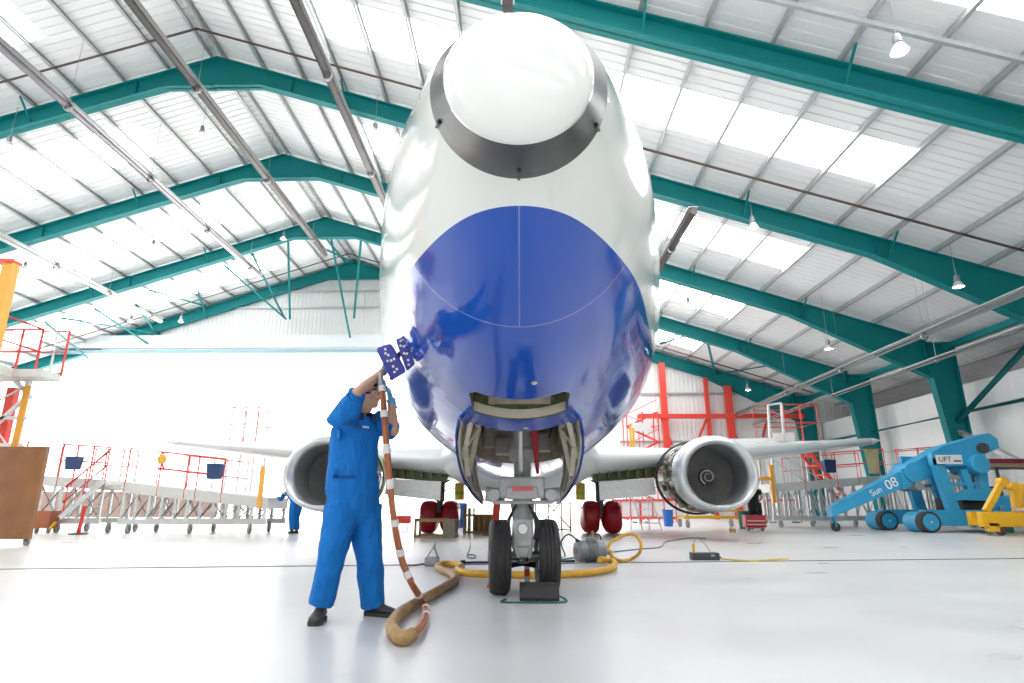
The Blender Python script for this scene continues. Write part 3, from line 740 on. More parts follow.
# engines
FANM = mat('fan_titanium', (.36, .35, .35), .4, metal=.3, var=.1)
LIPM = mat('bare_lip_metal', (.70, .72, .72), .24, metal=.55, var=.05)
COWL = mat('inlet_grey_paint', (.55, .57, .57), .3, var=.05)
def engine(sg):
    cx, y0, cz = sg * 4.86, 15.0, 1.56
    rn = random.Random(11 + sg)
    core = B()
    def ring(R, y, flat=.0, k=40, wob=1.06):
        out = []
        for i in range(k):
            a = 2 * PI * i / k; s_ = math.sin(a)
            out.append(Vector((cx + R * wob * math.cos(a), y, cz + R * s_ * (1 if s_ > 0 else 1 - flat))))
        return out
    core.loft([ring(.80, 16.5, .06), ring(.84, 16.6, .06), ring(.84, 17.2, .06), ring(.6, 17.9), ring(.55, 19.2), ring(.3, 20.4)])
    en = core.build('engine', mat('engine_case_metal', (.22, .21, .18), .4, metal=.55, var=.4, scale=10), air)
    lip = B(); fl = .10
    prof = [(.74, .95), (.735, .7), (.73, .4), (.735, .22), (.76, .10), (.80, .03), (.84, 0), (.885, .02), (.93, .09), (.965, .22), (.985, .42), (.985, .50)]
    lip.loft([ring(r, y0 + t, fl if r > .76 else fl * .3, 56, 1.07 if r > .76 else 1.0) for r, t in prof], caps=False)
    lip.v = lip.v
    inl = lip.build('inlet_cowl', LIPM, en, angle=60)
    inn = B(); inn.loft([ring(.725, y0 + t, fl * .3, 56, 1.0) for t in (.16, .4, .7, 1.2)], caps=False); inn.build('inlet_lining', mat('inlet_lining_grey', (.20, .215, .22), .4, var=.06), inl)
    back = B(); back.loft([ring(.985, y0 + .50, fl, 56, 1.07), ring(.74, y0 + .54, fl * .3, 56, 1.0)], caps=False); back.build('bulkhead_ring', STEEL, inl)
    fcs = B(); fcs.loft([ring(.76, y0 + .5, .03, 56, 1.0), ring(.80, y0 + .52, .04, 56, 1.02), ring(.82, y0 + .9, .05, 56, 1.03), ring(.85, y0 + 1.6, .06, 56, 1.05)], caps=False); fcs.build('fan_case', MATS['engine_case_metal'], en)
    fan = B(); yf = y0 + 1.15
    for i in range(38):
        a = 2 * PI * i / 38; rings = []
        for r, tw_, ch in ((.20, .35, .13), (.42, .7, .14), (.715, 1.02, .15)):
            er = Vector((math.cos(a), 0, math.sin(a))); et = Vector((-math.sin(a), 0, math.cos(a)))
            dv = (Vector((0, 1, 0)) * math.cos(tw_) + et * math.sin(tw_) * sg) * ch / 2; c = Vector((cx, yf, cz)) + er * r
            nr = dv.cross(er).normalized() * .004
            rings.append([c - dv - nr, c + dv - nr, c + dv + nr, c - dv + nr])
        fan.loft(rings)
    fo_ = fan.build('fan', FANM, en, angle=20)
    B().lathe([(.0, .12), (.735, .12), (.735, .14), (0, .14)], (cx, yf + .02, cz), (0, 1, 0), 40).build('fan_backplate', BLACK, en)
    spn = B(); spn.lathe([(.215, .06), (.21, -.02), (.17, -.12), (.11, -.22), (.05, -.28), (.004, -.30)], (cx, yf, cz), (0, 1, 0), 32)
    spn.build('spinner', mat('spinner_grey', (.16, .15, .14), .3, metal=.4), en)
    sw = B(); tp = []
    for i in range(44):
        t = i / 43; a = 2 * PI * 1.6 * t + .6; r = .06 + .13 * t; zz = -.285 + .17 * ((r - .05) / .15) 
        tp.append((cx + math.cos(a) * r, yf + zz - .012, cz + math.sin(a) * r))
    sw.tube(tp, [.006 + .014 * i / 43 for i in range(44)], 6); sw.build('spinner_mark', mat('white_spiral_paint', (.62, .58, .52), .4), en)
    # accessories round the fan case where the cowl is off
    ALLOY = mat('accessory_alloy', (.40, .36, .29), .4, metal=.4, var=.6, scale=5)
    for i in range(84):
        ac = B(); a = rn.uniform(0, 2 * PI); R = rn.uniform(.86, .95); y = rn.uniform(15.62, 17.05)
        c = Vector((cx + R * 1.06 * math.cos(a), y, cz + R * math.sin(a) * (1 if math.sin(a) > 0 else .92)))
        rot = Matrix.Rotation(-a, 3, 'Y')
        if rn.random() < .55: ac.rbox(c, (rn.uniform(.06, .14), rn.uniform(.08, .28), rn.uniform(.06, .2)), .015, rot, 2)
        else: ac.cyl(c - Vector((0, .1, 0)), c + Vector((0, rn.uniform(.05, .2), 0)), rn.uniform(.025, .07), 10)
        ac.build('accessory', (ALLOY, ALLOY, OLIVE, STEEL, CREAM)[i % 5], en)
    EPIPE = mat('engine_pipe', (.34, .31, .24), .35, metal=.5, var=.5, scale=8)
    for i in range(30):
        a0 = rn.uniform(0, 2 * PI); R = rn.uniform(.87, .98); y = rn.uniform(15.6, 17.05); sp_ = rn.uniform(.4, 1.6)
        B().tube([(cx + R * 1.06 * math.cos(a0 + sp_ * k / 9), y + .05 * math.sin(k), cz + R * math.sin(a0 + sp_ * k / 9) * (1 if math.sin(a0 + sp_ * k / 9) > 0 else .93)) for k in range(10)], rn.choice((.009, .013, .02)), 6).build('pipe_run', EPIPE, en)
    rg = B(); rg.loft([ring(.97, 17.12, .06, 56), ring(1.03, 17.15, .06, 56), ring(1.03, 17.22, .06, 56), ring(.97, 17.25, .06, 56)], caps=False); rg.build('cowl_ring', BLACK, en)
    if sg < 0:
        gr = B(); gr.loft([ring(1.04, 16.95, .06, 56), ring(1.07, 16.97, .06, 56), ring(1.07, 17.1, .06, 56), ring(1.04, 17.12, .06, 56)], caps=False); gr.build('green_cowl_seal', mat('green_primer', (.42, .45, .25), .5, var=.2), en)
    py = B(); py.loft([[Vector((cx + a * wd, y, z_)) for a, z_ in ((-1, zb_), (1, zb_), (1, zt_), (-1, zt_))] for y, wd, zb_, zt_ in ((16.2, .05, 2.36, 2.40), (16.9, .16, 2.3, 2.5), (18.2, .18, 2.15, 2.65), (20.5, .15, 1.9, 2.3))])
    py.build('pylon', MATS['pale_grey_wing_paint'], en)
    return en
engine(1); engine(-1)
# main gear legs
for sg in (-1, 1):
    x, y = sg * 2.58, 20.0
    m_ = B(); m_.lathe([(.10, .5), (.10, .95), (.15, 1.0), (.15, 2.1)], (x, y, 0), (0, 0, 1), 16, caps=True); m_.bar((x, y - .15, 1.2), (x, y - .35, .62), .1, .06); m_.tube([(x, y, 1.5), (x - sg * .9, y, 1.95)], .05, 8)
    g_ = m_.build('main_gear_strut', mat('dark_gear_metal', (.16, .165, .165), .4, metal=.4, var=.2), air)
    B().cyl((x - .5, y, .5), (x + .5, y, .5), .06, 12).build('axle', STEEL, g_)
    ho = B(); ho.tube(spline([(x, y - .16, 1.45), (x + .18, y - .3, 1.3), (x + .45, y - .28, 1.38), (x + .8, y - .2, 1.2)], 6), .02, 6); ho.build('brake_hose', BLACK, g_)
    dr = B(); dr.prism([(x + sg * .26, y - .5, 1.25), (x + sg * .30, y + .5, 1.25), (x + sg * .34, y + .5, 1.9), (x + sg * .30, y - .5, 1.9)], (sg * .04, 0, 0)); dr.build('main_gear_door', MATS['pale_grey_wing_paint'], g_)
# ================================================================== PEOPLE
from mathutils.bvhtree import BVHTree
SKIN = mat('skin', (.58, .33, .23), .5, var=.06, scale=14)
HAIRM = mat('dark_hair', (.035, .022, .015), .6, var=.3, scale=40, bump=.5, bscale=120)
CLOTH = bpy.data.materials.new('royal_blue_cotton'); CLOTH.use_nodes = True
def cloth_mat(m, c0, c1, s=7.0, st=.55):
    nt = m.node_tree; n = nt.nodes; L = nt.links; b = n['Principled BSDF']; b.inputs['Roughness'].default_value = .78; b.inputs['Specular IOR Level'].default_value = .25
    tc = n.new('ShaderNodeTexCoord'); mp = n.new('ShaderNodeMapping'); mp.inputs['Scale'].default_value = (1, 1, .55); L.new(tc.outputs['Object'], mp.inputs['Vector'])
    nz = n.new('ShaderNodeTexNoise'); nz.inputs['Scale'].default_value = s; nz.inputs['Detail'].default_value = 3; nz.inputs['Distortion'].default_value = 1.2; L.new(mp.outputs['Vector'], nz.inputs['Vector'])
    mx = n.new('ShaderNodeMix'); mx.data_type = 'RGBA'; mx.inputs[6].default_value = (*c0, 1); mx.inputs[7].default_value = (*c1, 1); L.new(nz.outputs['Fac'], mx.inputs[0]); L.new(mx.outputs[2], b.inputs['Base Color'])
    n2 = n.new('ShaderNodeTexNoise'); n2.inputs['Scale'].default_value = 16; n2.inputs['Detail'].default_value = 4; n2.inputs['Distortion'].default_value = .8; L.new(mp.outputs['Vector'], n2.inputs['Vector'])
    bp = n.new('ShaderNodeBump'); bp.inputs['Strength'].default_value = st; bp.inputs['Distance'].default_value = .04; L.new(n2.outputs['Fac'], bp.inputs['Height']); L.new(bp.outputs['Normal'], b.inputs['Normal'])
cloth_mat(CLOTH, (.004, .13, .46), (.008, .185, .56))
BLKCLOTH = bpy.data.materials.new('black_cotton')
BLKCLOTH.use_nodes = True; cloth_mat(BLKCLOTH, (.012, .012, .014), (.03, .03, .034))
GLOVE = mat('pale_blue_nitrile', (.10, .42, .62), .35, var=.05, scale=20)
BOOTM = mat('worn_black_leather', (.05, .047, .045), .5, var=.3, scale=20, bump=.2)

def limb(b, pts, rs, n=14): b.tube(pts, rs, n)
def chain(pts, rs, k=5):
    P = spline(pts, k); out = []
    for i in range(len(P)):
        t = i / (len(P) - 1) * (len(rs) - 1); j = min(int(t), len(rs) - 2); out.append(rs[j] + (rs[j + 1] - rs[j]) * (t - j))
    return P, out
def wrinkle(amp, sc=9.0):
    def f(p):
        q = Vector((p.x * sc, p.y * sc, p.z * sc * .7))
        return amp * (noise.noise(q) + .5 * noise.noise(q * 2.3 + Vector((3, 1, 7))))
    return f
def hand(wrist, d, nrm, side, curl=.8, grow=0.0, L=.18):
    """palm, four bent fingers of different lengths and a thumb off the palm's side; d along the hand, nrm out of the palm"""
    b = B(); d = Vector(d).normalized(); nrm = Vector(nrm); nrm = (nrm - d * nrm.dot(d)).normalized(); s = d.cross(nrm) * side
    w = Vector(wrist); k = L / .18
    pr = []
    for t, hw, th in ((-.02, .028, .022), (.02, .032, .019), (.06, .041, .017), (.095, .042, .014)):
        c = w + d * t * k
        pr.append([c + s * math.cos(2 * PI * i / 14) * (hw + grow) * k + nrm * math.sin(2 * PI * i / 14) * (th + grow) * k for i in range(14)])
    b.loft(pr)
    for i, (off, ln, r) in enumerate(((.031, .070, .0092), (.010, .080, .0096), (-.011, .074, .0092), (-.031, .058, .0082))):
        p = w + (d * (.085 - abs(off) * .12) + s * off) * k; pts = [p]; a = curl * (.28 + .05 * i); dr = d.copy()
        for seg in (.44, .32, .26):
            dr = (d * math.cos(a) + nrm * math.sin(a)).normalized(); p = p + dr * ln * seg * k; pts.append(p); a += curl * (.62 - .05 * i)
        b.tube(pts, [(r + grow) * k * q for q in (1.08, 1.02, .95, .82)], 10); b.ball(pts[-1], (r + grow) * k * .82, 10, 6)
    p = w + (d * .03 + s * .030) * k; q = p + (d * .034 + s * .026 + nrm * .014) * k; e = q + (d * .030 + s * .004 + nrm * .022 * curl) * k
    b.tube([p, q, e], [(.0135 + grow) * k, (.0115 + grow) * k, (.0088 + grow) * k], 10); b.ball(e, (.0088 + grow) * k, 10, 6)
    return b
def head_shapes(b, c, f, u):
    """skull, jaw, brow, nose, lips, chin and ears about the head's centre c, face towards f"""
    f = Vector(f).normalized(); u = Vector(u); u = (u - f * u.dot(f)).normalized(); r = f.cross(u)
    M = Matrix((r, f, u)).transposed(); P = lambda x, y, z: Vector(c) + r * x + f * y + u * z
    b.ball(P(0, -.012, .035), (.074, .094, .086), 24, 16, M)
    b.ball(P(0, .018, -.030), (.062, .070, .075), 20, 14, M)
    b.ball(P(0, .052, -.085), (.034, .030, .028), 14, 10, M)
    b.ball(P(0, .035, -.055), (.050, .050, .045), 16, 10, M)
    b.tube([P(-.045, .062, .022), P(0, .078, .026), P(.045, .062, .022)], [.012, .014, .012], 8)
    b.tube([P(0, .078, .018), P(0, .094, -.008), P(0, .106, -.026)], [.009, .011, .014], 10)
    for sx in (-1, 1):
        b.ball(P(sx * .012, .090, -.030), (.010, .012, .009), 8, 6, M)
        b.ball(P(sx * .040, .058, -.022), (.026, .02, .02), 10, 8, M)
        b.ball(P(sx * .077, -.008, -.006), (.010, .022, .034), 12, 8, M)
    b.tube([P(-.022, .076, -.052), P(0, .086, -.050), P(.022, .076, -.052)], [.006, .0085, .006], 8)
    b.tube([P(-.019, .074, -.062), P(0, .083, -.063), P(.019, .074, -.062)], [.006, .009, .006], 8)
    return P, M
def hair_shell(c, f, u, m, parent, front=.055, back=-.06):
    f = Vector(f).normalized(); u = Vector(u); u = (u - f * u.dot(f)).normalized(); r = f.cross(u); C = Vector(c)
    b = B(); N, Mn = 40, 26; R = (.082, .102, .094)
    def pt(i, j, g):
        a = -PI / 2 + PI * i / Mn; ph = 2 * PI * j / N
        wob = 1 + .012 * noise.noise(Vector((ph * 6, a * 9, 0)))
        return Vector((math.cos(a) * math.sin(ph) * (R[0] + g) * wob, -.012 + math.cos(a) * math.cos(ph) * (R[1] + g) * wob, .037 + math.sin(a) * (R[2] + g) * wob))
    keep = lambda p: p.z > (front if p.y > .05 else (-.01 if p.y > -.0 else back)) 
    idx = {}
    for i in range(Mn):
        for j in range(N):
            q = [pt(i, j, 0), pt(i, j + 1, 0), pt(i + 1, j + 1, 0), pt(i + 1, j, 0)]
            if keep(sum(q, Vector()) / 4):
                qi = [pt(i, j, -.016), pt(i, j + 1, -.016), pt(i + 1, j + 1, -.016), pt(i + 1, j, -.016)]
                W_ = lambda p: C + r * p.x + f * p.y + u * p.z
                b.add([W_(p) for p in q + qi], [(0, 1, 2, 3), (7, 6, 5, 4), (0, 4, 5, 1), (1, 5, 6, 2), (2, 6, 7, 3), (3, 7, 4, 0)])
    me_b = remesh(b, .006, 3)
    return me_b.build('hair', m, parent)
def boot(heel, toe, m, parent, h=.13):
    heel = Vector(heel); toe = Vector(toe); d = (toe - heel); ln = d.length; d.normalize(); s = Vector((0, 0, 1)).cross(d)
    b = B(); P = lambda a, x, z: heel + d * a * ln + s * x + Vector((0, 0, z))
    rg = []
    for a, hw, zt in ((0.0, .030, .07), (.06, .038, .10), (.25, .040, .105), (.45, .042, .10), (.62, .048, .080), (.8, .050, .066), (.93, .040, .055), (1.0, .020, .042)):
        rg.append([P(a, hw * math.cos(2 * PI * i / 16), .022 + (zt - .022) * .5 + (zt - .022) * .5 * math.sin(2 * PI * i / 16)) for i in range(16)])
    b.loft(rg); b.tube([P(.22, 0, .05), P(.20, 0, .12), P(.19, 0, .20)], [.048, .050, .052], 16)
    bo = remesh(b, .006, 3).build('boot', m, parent)
    so = B(); rg = []
    for a, hw in ((-.02, .022), (.03, .038), (.2, .040), (.4, .036), (.62, .048), (.8, .053), (.94, .042), (1.02, .020)):
        rg.append([P(a, hw, .030), P(a, -hw, .030), P(a, -hw, .0), P(a, hw, .0)])
    so.loft(rg); so.build('sole', RUBBER, bo)
    lc = B()
    for k in range(4): lc.tube([P(.36 + .055 * k, -.026, .108 - .006 * k), P(.37 + .055 * k, 0, .116 - .007 * k), P(.36 + .055 * k, .026, .108 - .006 * k)], .0035, 6)
    lc.build('lace', BLACK, bo)
    return bo
def patch(bvh, o, right, up, w, h, off=.004, thick=.004, n=8, taper=0.0):
    """a cloth patch laid on the surface seen looking from o along its normal"""
    r = Vector(right).normalized(); u = Vector(up).normalized(); nrm = r.cross(u).normalized(); b = B(); g = []
    for j in range(n + 1):
        for i in range(n + 1):
            p = Vector(o) + r * (i / n - .5) * w * (1 - taper * (1 - j / n)) + u * (j / n - .5) * h + nrm * .3
            hit = bvh.ray_cast(p, -nrm)
            g.append((hit[0] if hit[0] else p - nrm * .3) + nrm * off)
    fs = [(j * (n + 1) + i, j * (n + 1) + i + 1, (j + 1) * (n + 1) + i + 1, (j + 1) * (n + 1) + i) for j in range(n) for i in range(n)]
    b.add(g, fs); b.add([p - nrm * (off + thick) for p in g], [tuple(reversed(f)) for f in fs])
    return b
def person(name, label, J, face, look, clothes, hair, voxel=.006, gloves=None, sleeve='short', detail=True, group=None):
    """J: joints in world space. Body is one skin; clothes, boots, gloves and hair are children."""
    t = thing(name, label, 'person', (J['base'].x, J['base'].y, 0), group)
    f = Vector(face).normalized(); up = Vector((0, 0, 1)); lat = f.cross(up)
    sp = J['spine']                         # list of (centre, half width, half depth)
    def torso(b, k):
        rings = []
        for c, hw, hd in sp:
            rings.append([c + lat * math.cos(2 * PI * i / 24) * hw * k + f * math.sin(2 * PI * i / 24) * hd * k for i in range(24)])
        b.loft(rings)
    bd = B(); torso(bd, .80)
    hd = J['head']; nk = J['neck']
    bd.tube([nk - Vector((0, 0, .06)), nk + Vector((0, 0, .02)), hd - Vector((0, 0, .03))], [.072, .066, .060], 16)
    P, M = head_shapes(bd, hd, look, up)
    for sd in 'RL':
        a, e, w, h_ = J['sh' + sd], J['el' + sd], J['wr' + sd], J['hand' + sd]
        limb(bd, *chain([a, a.lerp(e, .5), e], [.056, .05, .043]))
        limb(bd, *chain([e, e.lerp(w, .4), w], [.042, .040, .027]))
        bd.ball(e, .043, 14, 10); bd.ball(a, .055, 14, 10)
        hb = hand(w, *h_); o0 = len(bd.v); bd.v += hb.v; bd.f += [[i + o0 for i in q] for q in hb.f]; bd.m += hb.m
        hp, kn, an = J['hip' + sd], J['kn' + sd], J['an' + sd]
        limb(bd, *chain([hp, hp.lerp(kn, .5), kn, kn.lerp(an, .35), an], [.085, .07, .055, .056, .036]))
    body = remesh(bd, voxel, 2).build('body', SKIN, t)
    # overall: trunk, legs and sleeves as one garment
    cb = B(); torso(cb, 1.0)
    for sd in 'RL':
        hp, kn, an = J['hip' + sd], J['kn' + sd], J['an' + sd]
        rr = J.get('legr', [.125, .118, .100, .092, .084])
        limb(cb, *chain([hp + Vector((0, 0, .05)), hp.lerp(kn, .5), kn, kn.lerp(an, .5), an + Vector((0, 0, .0))], rr, 6), n=20)
        a, e, w = J['sh' + sd], J['el' + sd], J['wr' + sd]
        cr = J.get('slv' + sd, [.10, .085, .060])
        if sleeve == 'short': limb(cb, *chain([a - (e - a) * .1, a.lerp(e, .45), a.lerp(e, .98)], cr), n=18)
        elif sleeve == 'long': limb(cb, *chain([a, a.lerp(e, .5), e, e.lerp(w, .5), w], [.085, .075, .062, .055, .045]), n=18); cb.ball(e, .062, 12, 8)
        else: limb(cb, *chain([a, a.lerp(e, .3), a.lerp(e, .6)], [.085, .08, .075]), n=18)
    cl = remesh(cb, voxel * 1.5, 4, .5, wrinkle(.013 if detail else .008))
    bvh = BVHTree.FromPolygons(cl.v, cl.f)
    co_ = cl.build('coverall' if clothes is CLOTH else 'shirt_and_trousers', clothes, t)
    if hair: hair_shell(hd, look, up, hair, t)
    for sd in 'RL':
        an = J['an' + sd]; boot(J['heel' + sd], J['toe' + sd], BOOTM, t)
    if gloves:
        for sd in gloves:
            h_ = J['hand' + sd]; w = J['wr' + sd]
            gb = hand(w, *h_[:3], h_[3] if len(h_) > 3 else .8, .0035); dd = Vector(h_[0]).normalized(); gb.tube([w - dd * .075, w - dd * .03, w + dd * .01], [.040, .036, .036], 14)
            remesh(gb, .0036, 2).build('glove', GLOVE, t)
    return t, co_, bvh, P, lat, f, body

# ---- the fitter at the nose
A_ = lambda x, y, Y: at(x, y, Y)
JM = dict(base=gnd(350, 618))
fm_ = Vector((.74, -.67, 0)); 
JM['spine'] = [(A_(353, 524, 4.80), .12, .10), (A_(353, 508, 4.80), .205, .165), (A_(353, 490, 4.80), .215, .175), (A_(353, 470, 4.80), .205, .165), (A_(354, 448, 4.80), .205, .155), (A_(356, 430, 4.80), .205, .145), (A_(359, 422, 4.80), .165, .115), (A_(361.5, 416.5, 4.80), .085, .08)]
JM['head'] = A_(369.5, 395, 4.80); JM['neck'] = A_(362.5, 412.5, 4.80)
JM['shR'] = A_(343, 421, 4.66); JM['elR'] = A_(357, 393, 4.52); JM['wrR'] = A_(384, 370.5, 4.84)
JM['shL'] = A_(377, 423, 4.95); JM['elL'] = A_(394, 431, 4.90); JM['wrL'] = A_(391, 400, 4.82)
JM['handR'] = (A_(397, 353, 4.86) - JM['wrR'], Vector((.3, -1, .1)), 1, .25); JM['handL'] = (A_(386, 381, 4.73) - JM['wrL'], Vector((-1, -.3, 0)), -1, 1.1)
JM['hipR'] = A_(342, 510, 4.72); JM['knR'] = A_(332, 556, 4.68); JM['anR'] = A_(321.5, 605, 4.72)
JM['hipL'] = A_(364, 510, 4.88); JM['knL'] = A_(369, 558, 4.88); JM['anL'] = A_(373, 606, 4.96)
AR, AL = JM['anR'], JM['anL']; dR = Vector((.06, -1, 0)).normalized(); dL = Vector((.94, -.34, 0)).normalized()
hr = gnd(322, 617); JM['heelR'] = Vector((AR.x, AR.y, 0)) - dR * .055; JM['toeR'] = Vector((AR.x, AR.y, 0)) + dR * .20
hl = gnd(366, 613); JM['heelL'] = Vector((AL.x, AL.y, 0)) - dL * .06; JM['toeL'] = Vector((AL.x, AL.y, 0)) + dL * .215
JM['slvR'] = [.125, .098, .062]; JM['slvL'] = [.11, .085, .070]; JM['legr'] = [.135, .122, .105, .096, .088]
lk = Vector((.86, -.42, .02))
man, coat, bvh, HP, lat, ff, mbody = person('person', 'person in blue coveralls and safety glasses reaching up to the nose, holding a hose', JM, fm_, lk, CLOTH, HAIRM, .0058, 'RL')
upv = Vector((0, 0, 1))
sp_ = JM['spine']
def chest(px, py): return A_(px, py, 4.62)
for px, py, w_, h_ in ((347, 431, .12, .13), (371, 433, .10, .12)):
    p = chest(px, py); q = patch(bvh, p, lat * -1, upv, w_, h_, .003, .005); po = q.build('chest_pocket', CLOTH, coat)
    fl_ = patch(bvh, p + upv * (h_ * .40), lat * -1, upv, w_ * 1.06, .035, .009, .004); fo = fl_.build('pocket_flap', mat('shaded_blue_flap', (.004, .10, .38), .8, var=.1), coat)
q = patch(bvh, chest(373, 426), lat * -1, upv, .055, .018, .010, .002, 6); part_label(q.build('chest_badge', mat('pale_badge_thread', (.55, .66, .85), .6), coat), 'small pale badge stitched on the chest')
q = patch(bvh, chest(342, 477), lat * -1, upv, .15, .02, .006, .003, 8); q.build('pocket_welt', mat('dark_blue_seam', (.003, .075, .30), .8), coat)
q = patch(bvh, chest(363, 452), lat * -1, upv, .03, .42, .004, .003, 14); q.build('zip_placket', CLOTH, coat)
q = patch(bvh, chest(354, 472), lat * -1, upv, .34, .035, .003, .003, 16); q.build('waistband', CLOTH, coat)
cb = B(); nk = JM['neck']; rings = []
for i in range(25):
    a = math.radians(-155 + 310 * i / 24) + PI          # opens at the throat
    dr = ff * math.cos(a) + lat * math.sin(a); fr_ = abs(i - 12) / 12
    lo, hi = nk + dr * (.098 + .006 * fr_) - upv * (.035 + .045 * fr_), nk + dr * (.083 - .004 * fr_) + upv * (.040 - .055 * fr_)
    rings.append([lo, hi, hi + dr * .012 - upv * .004, lo + dr * .014])
cb.loft(rings); cb.build('collar', mat('dark_collar_lining', (.03, .045, .09), .8), coat)
cf = B()
for sd in 'RL':
    a, e = JM['sh' + sd], JM['el' + sd]; d_ = (e - a).normalized(); rr = JM['slv' + sd][2] + .007
    cf.tube([a.lerp(e, .86), a.lerp(e, 1.0)], rr, 18)
cf.build('rolled_cuff', CLOTH, coat)
lk_ = lk.normalized()
for sx in (-1, 1):
    ey = B(); ey.ball(HP(sx * .031, .066, .006), (.012, .012, .010), 12, 8); ey.build('eye', mat('eye_white', (.75, .72, .68), .25), man)
    ir = B(); ir.ball(HP(sx * .031, .0765, .006), (.0055, .0035, .0055), 10, 6); ir.build('iris', mat('dark_iris', (.03, .025, .02), .2), man)
eb = B()
for sx in (-1, 1): eb.tube([HP(sx * .015, .086, .028), HP(sx * .034, .082, .033), HP(sx * .052, .066, .027)], [.004, .005, .003], 6)
eb.build('eyebrow', HAIRM, man)
gl = B()
for sx in (-1, 1):
    lens = []
    for j in range(5):
        z = -.020 + .042 * j / 4
        lens.append([HP(sx * x, .100 - (x / .075) ** 2 * .045 + (.002 if j in (0, 4) else 0), z) for x in (.006, .02, .035, .05, .064, .074)])
    for j in range(4): 
        n_ = 6
        gl.loft([lens[j], lens[j + 1]], caps=False, closed=False)
glo = gl.build('safety_glasses', mat('clear_polycarbonate', (.78, .86, .9), .06, var=0, alpha=.16), man)
ga = B()
for sx in (-1, 1): ga.tube([HP(sx * .074, .056, .012), HP(sx * .083, .01, .012), HP(sx * .083, -.03, .005)], .004, 6)
ga.tube([HP(-.074, .056, .022), HP(-.03, .093, .024), HP(0, .101, .024), HP(.03, .093, .024), HP(.074, .056, .022)], .0035, 6)
ga.build('glasses_frame', mat('blue_grey_frame', (.12, .18, .25), .3), glo)

# ---- pad tool held against the nose
PADM = mat('violet_blue_pad', (.045, .055, .34), .4, var=.1, scale=12)
STUD = mat('pale_studs', (.8, .78, .68), .35, var=.03)
pads = thing('vacuum_pad', 'twin violet-blue pad panels dotted with white studs, held up against the blue nose', 'tool', A_(395, 360, 4.72))
def pad(c4, Y, studs, nm='pad_panel'):
    a, b_, c, d = [A_(x, y, yy) for (x, y), yy in zip(c4, Y)]
    n_ = (b_ - a).cross(d - a).normalized()
    if n_.y > 0: n_ = -n_
    m_ = B(); rings = []
    cen = (a + b_ + c + d) / 4
    def rr(k, off):
        out = []
        P4 = [a, b_, c, d]
        for i in range(4):
            p = P4[i]; pr, nx = P4[i - 1], P4[(i + 1) % 4]
            for s_ in (0, .5, 1):
                q0 = p.lerp(pr, .16); q1 = p.lerp(nx, .16); pt = q0.lerp(p, s_ * 2 * .7) if s_ < .5 else (q0 + q1 + p * 2) / 4 if s_ == .5 else q1
                if s_ == 0: pt = q0
                out.append(cen + (pt - cen) * k + n_ * off)
        return out
    m_.loft([rr(.93, -.014), rr(1, -.008), rr(1, .008), rr(.93, .014)])
    o_ = m_.build(nm, PADM, pads)
    for (u, v) in studs:
        p = a.lerp(b_, u).lerp(d.lerp(c, u), v)
        B().lathe([(.011, 0), (.011, .004), (.007, .007), (.001, .007)], p + n_ * .013, n_, 12).build('stud', STUD, o_)
    fold = B(); p, q = a.lerp(d, .5) + n_ * .015, b_.lerp(c, .5) + n_ * .015; fold.tube([p, q], .004, 6); fold.build('pad_seam', mat('pad_seam_dark', (.02, .02, .14), .5), o_)
    return o_
pad(((376, 348.5), (391, 343), (406.5, 371.5), (391.5, 380.5)), (4.70, 4.66, 4.70, 4.74), [(.55, .12), (.45, .24), (.55, .32), (.35, .47), (.55, .50), (.75, .50), (.5, .68), (.42, .84), (.62, .80)])
pad(((395.5, 339.5), (404, 337), (415.5, 364), (406.5, 371.5)), (4.69, 4.70, 4.72, 4.73), [(.5, .1), (.3, .24), (.6, .3), (.35, .5), (.6, .55), (.5, .75), (.4, .88)])
B().bar(A_(391, 380, 4.79), A_(400, 352, 4.79), .03, .02).build('handle', BLACK, pads)
# ---- hose bundle from hand to floor
COPPER = mat('copper_orange_hose', (.50, .17, .075), .38, metal=.15, var=.2, scale=14)
BRSL = mat('brown_yellow_sleeve', (.45, .27, .09), .5, var=.4, scale=9)
YHOSE = mat('yellow_hose_jacket', (.78, .43, .03), .45, var=.18, scale=16, bump=.3, bscale=60)
TAPE = mat('white_tape', (.80, .78, .72), .5, var=.06)
hose = thing('hose', 'copper-orange taped hose bundle looping from the hands of the person in coveralls to the floor', 'hose', gnd(408, 620))
path = [A_(381.5, 384, 4.70), A_(383, 400, 4.68), A_(385, 425, 4.68), A_(388, 460, 4.70), A_(392, 500, 4.74), A_(397, 537, 4.80), A_(404, 566, 4.86), A_(414, 587, 4.90), gnd(424, 604, .05), gnd(426, 614, .045), gnd(420, 628, .045), gnd(408, 637, .045)]
sp1 = spline(path, 10)
def strands(pts, R, r, n_, tw):
    out = []
    for s_ in range(n_):
        q = []
        for i, p in enumerate(pts):
            d_ = (pts[min(i + 1, len(pts) - 1)] - pts[max(i - 1, 0)]).normalized(); u, v, _ = basis(d_) if abs(d_.z) < .95 else (Vector((1, 0, 0)), Vector((0, 1, 0)), d_)
            a = 2 * PI * s_ / n_ + tw * i; q.append(p + u * math.cos(a) * R + v * math.sin(a) * R)
        out.append(q)
    return out
for q in strands(sp1, .0145, .0135, 3, .03): B().tube(q, .0135, 9).build('hose_strand', COPPER, hose)
for i in (4, 16, 27, 36, 46, 55, 64, 74, 84, 91):
    p, q = sp1[i], sp1[i + 1]; d_ = (q - p).normalized(); ln = .055 if i % 3 else .075
    B().lathe([(.025, -ln / 2), (.030, -ln / 2 + .004), (.030, ln / 2 - .004), (.025, ln / 2)], p, d_, 16).build('tape_band', TAPE, hose)
